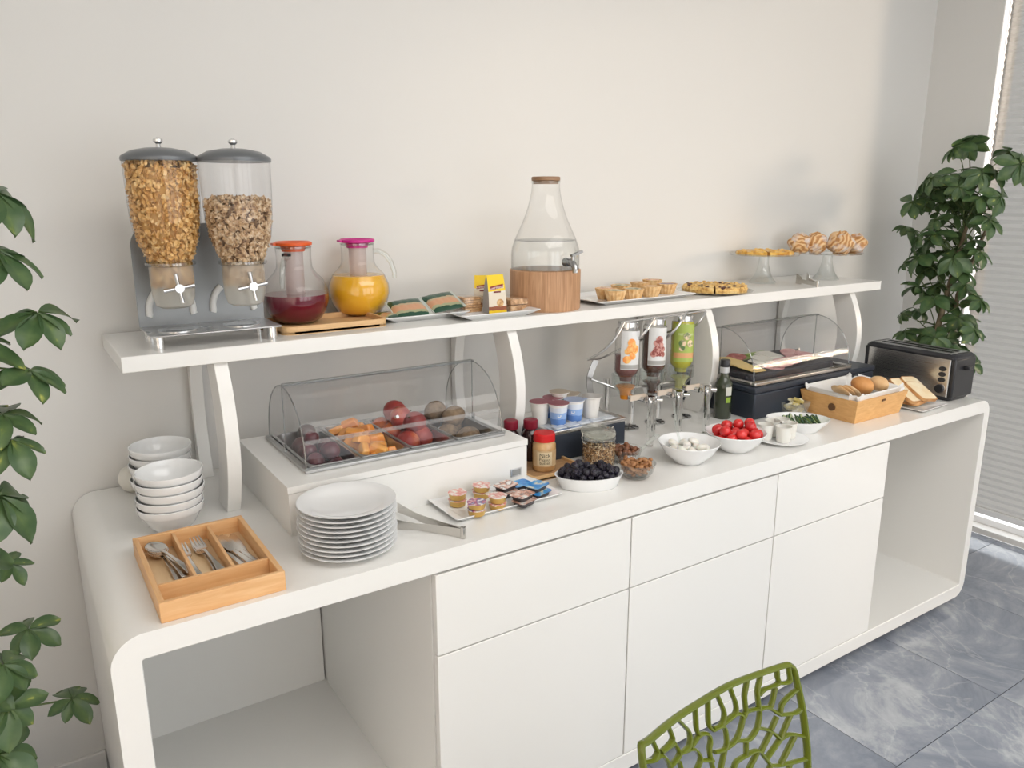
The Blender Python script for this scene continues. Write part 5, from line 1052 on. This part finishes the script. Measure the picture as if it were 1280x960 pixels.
WEB = [[(172, 565), (190, 605), (205, 640), (180, 690)], [(270, 480), (285, 515), (295, 570), (230, 640)], [(325, 435), (355, 465), (400, 520), (400, 600), (360, 640)], [(436, 365), (440, 420), (445, 500), (465, 535)], [(515, 315), (516, 370), (520, 470), (545, 505)], [(570, 285), (585, 320), (615, 400), (600, 470), (550, 495)],
       [(650, 240), (665, 285), (685, 340), (685, 400), (630, 450)], [(755, 195), (750, 235), (740, 300), (750, 390)], [(838, 165), (832, 205), (820, 270), (830, 380)], [(940, 130), (942, 175), (945, 220), (860, 255), (830, 290)], [(1010, 112), (1015, 150), (1020, 200), (990, 215), (945, 215)], [(120, 700), (180, 690), (230, 660), (270, 700), (290, 760)],
       [(305, 580), (340, 650), (300, 710), (280, 730)], [(230, 640), (310, 580)], [(340, 650), (360, 640), (430, 620), (470, 680), (440, 760)], [(410, 610), (465, 535), (515, 530), (530, 570), (525, 640), (550, 760)], [(545, 505), (610, 480), (630, 560), (620, 620), (555, 640)],
       [(600, 475), (630, 450), (690, 405), (730, 430), (690, 560), (620, 620)], [(750, 390), (735, 430)], [(750, 390), (830, 380), (820, 490)], [(830, 380), (880, 365), (960, 410)], [(930, 240), (905, 350), (880, 365)], [(960, 410), (975, 340), (1050, 265), (1075, 255)], [(960, 410), (1050, 400), (1095, 370)],
       [(940, 420), (905, 500)], [(820, 490), (900, 510), (960, 560)], [(820, 490), (770, 560), (690, 570)], [(1025, 405), (960, 560)], [(750, 560), (750, 660)], [(905, 510), (840, 640)], [(960, 560), (870, 690)], [(960, 560), (1020, 530), (1115, 545)], [(1050, 540), (960, 720)], [(620, 620), (590, 760)],
       [(470, 690), (545, 690)], [(750, 660), (690, 700), (670, 760)], [(750, 660), (820, 630), (870, 680), (900, 720)], [(820, 640), (760, 760)], [(900, 720), (960, 720), (1125, 680)], [(340, 700), (355, 760)], [(670, 750), (590, 750)], [(440, 755), (350, 755)], [(900, 720), (880, 800)], [(1020, 710), (1000, 800)]]
for wl in WEB:
    mb = MB(); strut(mb, [onback(*p_) for p_ in spl(wl, 5)], .0038, .0066); mb.obj('back_web', GRN, ch, sharp=50)
# continuation of the web below, down to the seat
def bk(x, z): return Vector((x, backy(chx+x, z)+.85, z))
x0_, x1_ = lz_.x-.015, rz_.x+.01
zz_ = lz_.z
for i in range(8):
    f_ = (i+.5)/8; xa = x0_+(x1_-x0_)*f_; zt = lz_.z+(rz_.z-lz_.z)*f_-.035; k = 0
    while zt > zs_:
        zn = max(zt-.055, zs_); xb = x0_+(x1_-x0_)*(f_+(.03 if k % 2 else -.02)); mb = MB(); strut(mb, [bk(xa, zt), bk((xa+xb)/2+.008, (zt+zn)/2), bk(xb, zn)], .0034, .0046); mb.obj('back_web', GRN, ch)
        if i < 7: mb = MB(); strut(mb, [bk(xb, zn), bk(xb+(x1_-x0_)/16, zn-.012), bk(xb+(x1_-x0_)/8, zn)], .0034, .0046); mb.obj('back_web', GRN, ch)
        zt = zn if zn > zs_ else -1; xa = xb; k += 1
st = rrect(.46, .44, .09, 8); si = rrect(.43, .41, .08, 8)
cx_, cy_ = .02, -.015
mb = MB(); mb.loft([loop([(x+cx_, y+cy_) for x, y in st], .445), loop([(x+cx_, y+cy_) for x, y in st], .465), loop([(x+cx_, y+cy_) for x, y in si], .465), loop([(x+cx_, y+cy_) for x, y in si], .445), loop([(x+cx_, y+cy_) for x, y in st], .445)], False, False); mb.obj('seat_rim', GRN, ch)
for i in range(-3, 4):
    mb = MB().ribbon([(cx_+i*.058-.012, cy_-.21, .455), (cx_+i*.058+.012, cy_-.08, .452), (cx_+i*.058-.012, cy_+.06, .452), (cx_+i*.058+.01, cy_+.21, .455)], .012, .014); mb.obj('seat_web', GRN, ch)
for j in range(-3, 4):
    mb = MB().ribbon([(cx_-.22, cy_+j*.055, .455), (cx_-.08, cy_+j*.055+.012, .452), (cx_+.07, cy_+j*.055-.012, .452), (cx_+.22, cy_+j*.055, .455)], .012, .013, (0, 1, 0)); mb.obj('seat_web', GRN, ch)
for sx in (-1, 1):
    for sy in (-1, 1): MB().tube([(cx_+sx*.225, cy_+sy*.21, 0), (cx_+sx*.20, cy_+sy*.185, .25), (cx_+sx*.19, cy_+sy*.175, .45)], [.013, .017, .021], 12).obj('leg', GRN, ch)
# ================================================================== PLANTS
def leafmat(name, g1, g2, yel):
    m, nt, b = nodes(name); tc = nt.nodes.new('ShaderNodeTexCoord'); oi = nt.nodes.new('ShaderNodeObjectInfo'); sp = nt.nodes.new('ShaderNodeSeparateXYZ'); nt.links.new(tc.outputs['Object'], sp.inputs[0])
    n = nt.nodes.new('ShaderNodeTexNoise'); n.inputs['Scale'].default_value = 3.0; n.noise_dimensions = '4D'; nt.links.new(tc.outputs['Object'], n.inputs['Vector']); mw = nt.nodes.new('ShaderNodeMath'); mw.operation = 'MULTIPLY'; mw.inputs[1].default_value = 40; nt.links.new(oi.outputs['Random'], mw.inputs[0]); nt.links.new(mw.outputs[0], n.inputs['W'])
    ab = nt.nodes.new('ShaderNodeMath'); ab.operation = 'ABSOLUTE'; nt.links.new(sp.outputs[1], ab.inputs[0])
    s_ = nt.nodes.new('ShaderNodeMath'); s_.operation = 'MULTIPLY_ADD'; s_.inputs[1].default_value = 1.6; nt.links.new(ab.outputs[0], s_.inputs[0]); nt.links.new(n.outputs['Fac'], s_.inputs[2])
    r = ramp(nt, [(.30, yel), (.40, (g2[0]*1.3, g2[1]*1.2, g2[2])), (.46, g2), (.8, g1)]); nt.links.new(s_.outputs[0], r.inputs[0]); nt.links.new(r.outputs[0], b.inputs['Base Color'])
    b.inputs['Roughness'].default_value = .34; b.inputs['Transmission Weight'].default_value = 0; b.inputs['Specular IOR Level'].default_value = .5
    # a little light comes through the blade
    tr_ = nt.nodes.new('ShaderNodeBsdfTranslucent'); nt.links.new(r.outputs[0], tr_.inputs[0]); mx = nt.nodes.new('ShaderNodeMixShader'); mx.inputs[0].default_value = .22; out = [q for q in nt.nodes if q.type == 'OUTPUT_MATERIAL'][0]
    nt.links.new(b.outputs[0], mx.inputs[1]); nt.links.new(tr_.outputs[0], mx.inputs[2]); nt.links.new(mx.outputs[0], out.inputs[0]); return m
LEAF = leafmat('leaf_green', (.065, .125, .050), (.115, .185, .068), (.52, .54, .12))
STEM = P('stem_green', (.10, .14, .05), .6); BARK = food('bark', [(.4, (.13, .10, .06)), (.7, (.26, .21, .13))], 30, .8, .4)
def leafmesh(k):
    rnd = random.Random(100+k); N = 8; vs = []; fs = []; curl = rnd.uniform(.25, .8); wd_ = rnd.uniform(.235, .29)
    for i in range(N+1):
        s_ = i/N; wv_ = wd_*math.sin(PI*min(1, s_**1.15))**.7*(1 if s_ < .98 else .3)+.004; x = s_; z = .10*math.sin(PI*s_*.6)-curl*.42*s_**2.2; wob = .02*math.sin(7*s_+k)
        for v in (-1, -.5, 0, .5, 1): vs.append((x*.97, v*wv_, z+.06*abs(v)**1.5+wob*v))
    for i in range(N):
        for j in range(4): a = i*5+j; fs.append((a, a+5, a+6, a+1))
    mb = MB().add(vs, fs); o_ = mb.obj('leaf', LEAF, None, sharp=180); me = o_.data; bpy.data.objects.remove(o_); return me
LM = [leafmesh(k) for k in range(5)]
def umbrella(plant, p0, hub, ln, n, rnd, base=None, up_=None):
    """petiole from p0 to hub (plant-local) and n leaflets drooping round the hub"""
    d_ = (hub-p0); mid = p0+d_*.55+Vector((0, 0, .10*d_.length)); mb = MB().tube([p0, mid, hub], [.0030, .0023, .0018], 6)
    pt = mb.obj('petiole', STEM, plant)
    ax = (hub-mid).normalized(); ax = (Vector((ax.x, ax.y, 0))*rnd.uniform(.2, 1.6)+Vector((rnd.uniform(-.5, .5), rnd.uniform(-.7, .3), rnd.uniform(.35, .9)))).normalized() if up_ is None else up_.normalized()
    u = ax.orthogonal().normalized(); v = ax.cross(u); ph = rnd.uniform(0, 6)
    for k in range(n):
        a = ph+2*PI*k/n+rnd.uniform(-.15, .15); out = u*math.cos(a)+v*math.sin(a); dr = (out-ax*rnd.uniform(.0, .45)-Vector((0, 0, rnd.uniform(.0, .45)))).normalized()
        o_ = bpy.data.objects.new('leaf', LM[rnd.randrange(5)]); COL.objects.link(o_); o_.parent = pt
        X = dr; Z = (ax-X*ax.dot(X)).normalized(); Y = Z.cross(X); s_ = ln*rnd.uniform(.78, 1.12)
        o_.matrix_local = Matrix.Translation(hub) @ Matrix((X, Y, Z)).transposed().to_4x4() @ Matrix.Diagonal((s_, s_, s_, 1))
def pot(plant, r, h, mat):
    MB().lathe([(0, 0), (r*.72, 0), (r*.75, .005), (r, h-.02), (r*1.04, h-.02), (r*1.04, h), (r*.95, h), (r*.93, h-.03), (0, h-.03)], 40).obj('pot', mat, plant); MB().lathe([(0, h-.029), (r*.93, h-.029)], 30).obj('soil', food('soil', [(.4, (.02, .014, .01)), (.7, (.06, .04, .03))], 60, .9, .6), plant)
rl = random.Random(77)
# right plant
RP = Vector((3.52, .43, 0)); pr_ = thing('umbrella_plant', 'bushy umbrella plant between the counter end and the blind', 'plant', RP)
pot(pr_, .15, .30, P('pot_grey', (.35, .34, .33), .6))
MB().tube([(0, 0, .27), (.012, .0, .7), (-.01, .0, 1.1), (.015, -.03, 1.4), (.03, -.06, 1.62)], [.016, .015, .013, .010, .007], 10).obj('stem', BARK, pr_)
MB().tube([(.03, .01, .27), (.05, -.02, .8), (.03, -.05, 1.25), (.06, -.12, 1.55)], [.012, .012, .010, .006], 10).obj('stem', BARK, pr_)
def stem_at(z): return Vector((.0, -.0, z)) if z < 1.2 else Vector((.02, -.04, z))
sp_pts = [(1195, 184, 3.50, .07), (1210, 181, 3.55, .065), (1262, 190, 3.55, .07), (1275, 205, 3.50, .075), (1243, 217, 3.52, .06), (1250, 246, 3.50, .07), (1140, 253, 3.50, .07), (1137, 285, 3.48, .06), (1168, 240, 3.50, .065), (1130, 330, 3.5, .045), (1225, 315, 3.5, .06), (1236, 275, 3.5, .065), (1150, 360, 3.5, .06), (1128, 392, 3.5, .05), (1218, 412, 3.5, .06), (1225, 375, 3.5, .06), (1130, 415, 3.5, .06), (1216, 455, 3.5, .055)]
for px, py, X, ln in sp_pts:
    h_ = atx(px, py, X)-RP; umbrella(pr_, stem_at(max(.7, h_.z-rl.uniform(.10, .22))), h_, ln*1.32, 7, rl)
for i in range(32):
    py = rl.uniform(215, 462); w_ = 42 if py < 330 else 36; mid = 1193-(py-220)*.07; px = mid+rl.uniform(-1, 1)*w_; X = RP.x+rl.uniform(-.16, .10)
    h_ = atx(px, py, X)-RP; umbrella(pr_, stem_at(max(.6, h_.z-rl.uniform(.08, .2))), h_, rl.uniform(.080, .10), 6, rl)
fol = MB()
for i in range(58):
    py = rl.uniform(205, 470); mid = 1190-(py-220)*.07; h_ = atx(mid+rl.uniform(-40, 40), py, RP.x+rl.uniform(-.04, .12))-RP; ph = rl.uniform(0, 6)
    for k in range(6):
        me = LM[k % 5]; a = ph+k*PI/3; X = Vector((math.cos(a), math.sin(a), rl.uniform(-1.3, .3))).normalized(); Z = (Vector((0, 0, 1))-X*X.z).normalized(); Y = Z.cross(X); mt_ = Matrix.Translation(h_) @ Matrix((X, Y, Z)).transposed().to_4x4() @ Matrix.Diagonal((.08, .08, .08, 1))
        fol.add([mt_ @ v.co for v in me.vertices], [tuple(p_.vertices) for p_ in me.polygons])
fo_ = fol.obj('inner_foliage', LEAF, pr_, sharp=180); fo_['kind'] = 'stuff'
# left plant
LP = Vector((-.36, .36, 0)); pl2 = thing('umbrella_plant', 'variegated umbrella plant beside the cutlery end of the counter', 'plant', LP)
pot(pl2, .15, .32, MATS['pot_grey'])
MB().tube([(0, 0, .28), (.02, -.03, .8), (.0, -.02, 1.2), (.03, -.06, 1.62)], [.016, .014, .012, .007], 10).obj('stem', BARK, pl2)
tocam = Vector((.25, -.40, .75))
for px, py, Y, ln, n in ((47, 393, .12, .083, 7), (36, 464, .10, .085, 7), (-6, 243, .10, .09, 7), (-3, 315, .10, .085, 7), (14, 552, .10, .075, 7), (-2, 622, .08, .10, 7), (12, 705, .25, .055, 6), (36, 787, .28, .065, 6), (90, 874, .20, .060, 6), (3, 832, .10, .082, 7), (9, 884, .10, .075, 7), (-2, 945, .10, .085, 7), (4, 520, .12, .08, 6), (-38, 430, .1, .09, 6), (-45, 700, .1, .09, 6), (-45, 860, .1, .09, 6), (-60, 300, .15, .09, 7), (-70, 470, .2, .09, 7), (-95, 600, .2, .09, 7)):
    h_ = aty(px, py, Y)-LP; umbrella(pl2, Vector((.015, -.03, min(1.55, max(.35, h_.z-rl.uniform(.05, .15))))), h_, ln, n, rl, None, tocam+Vector((rl.uniform(-.3, .3), 0, rl.uniform(-.25, .35))))
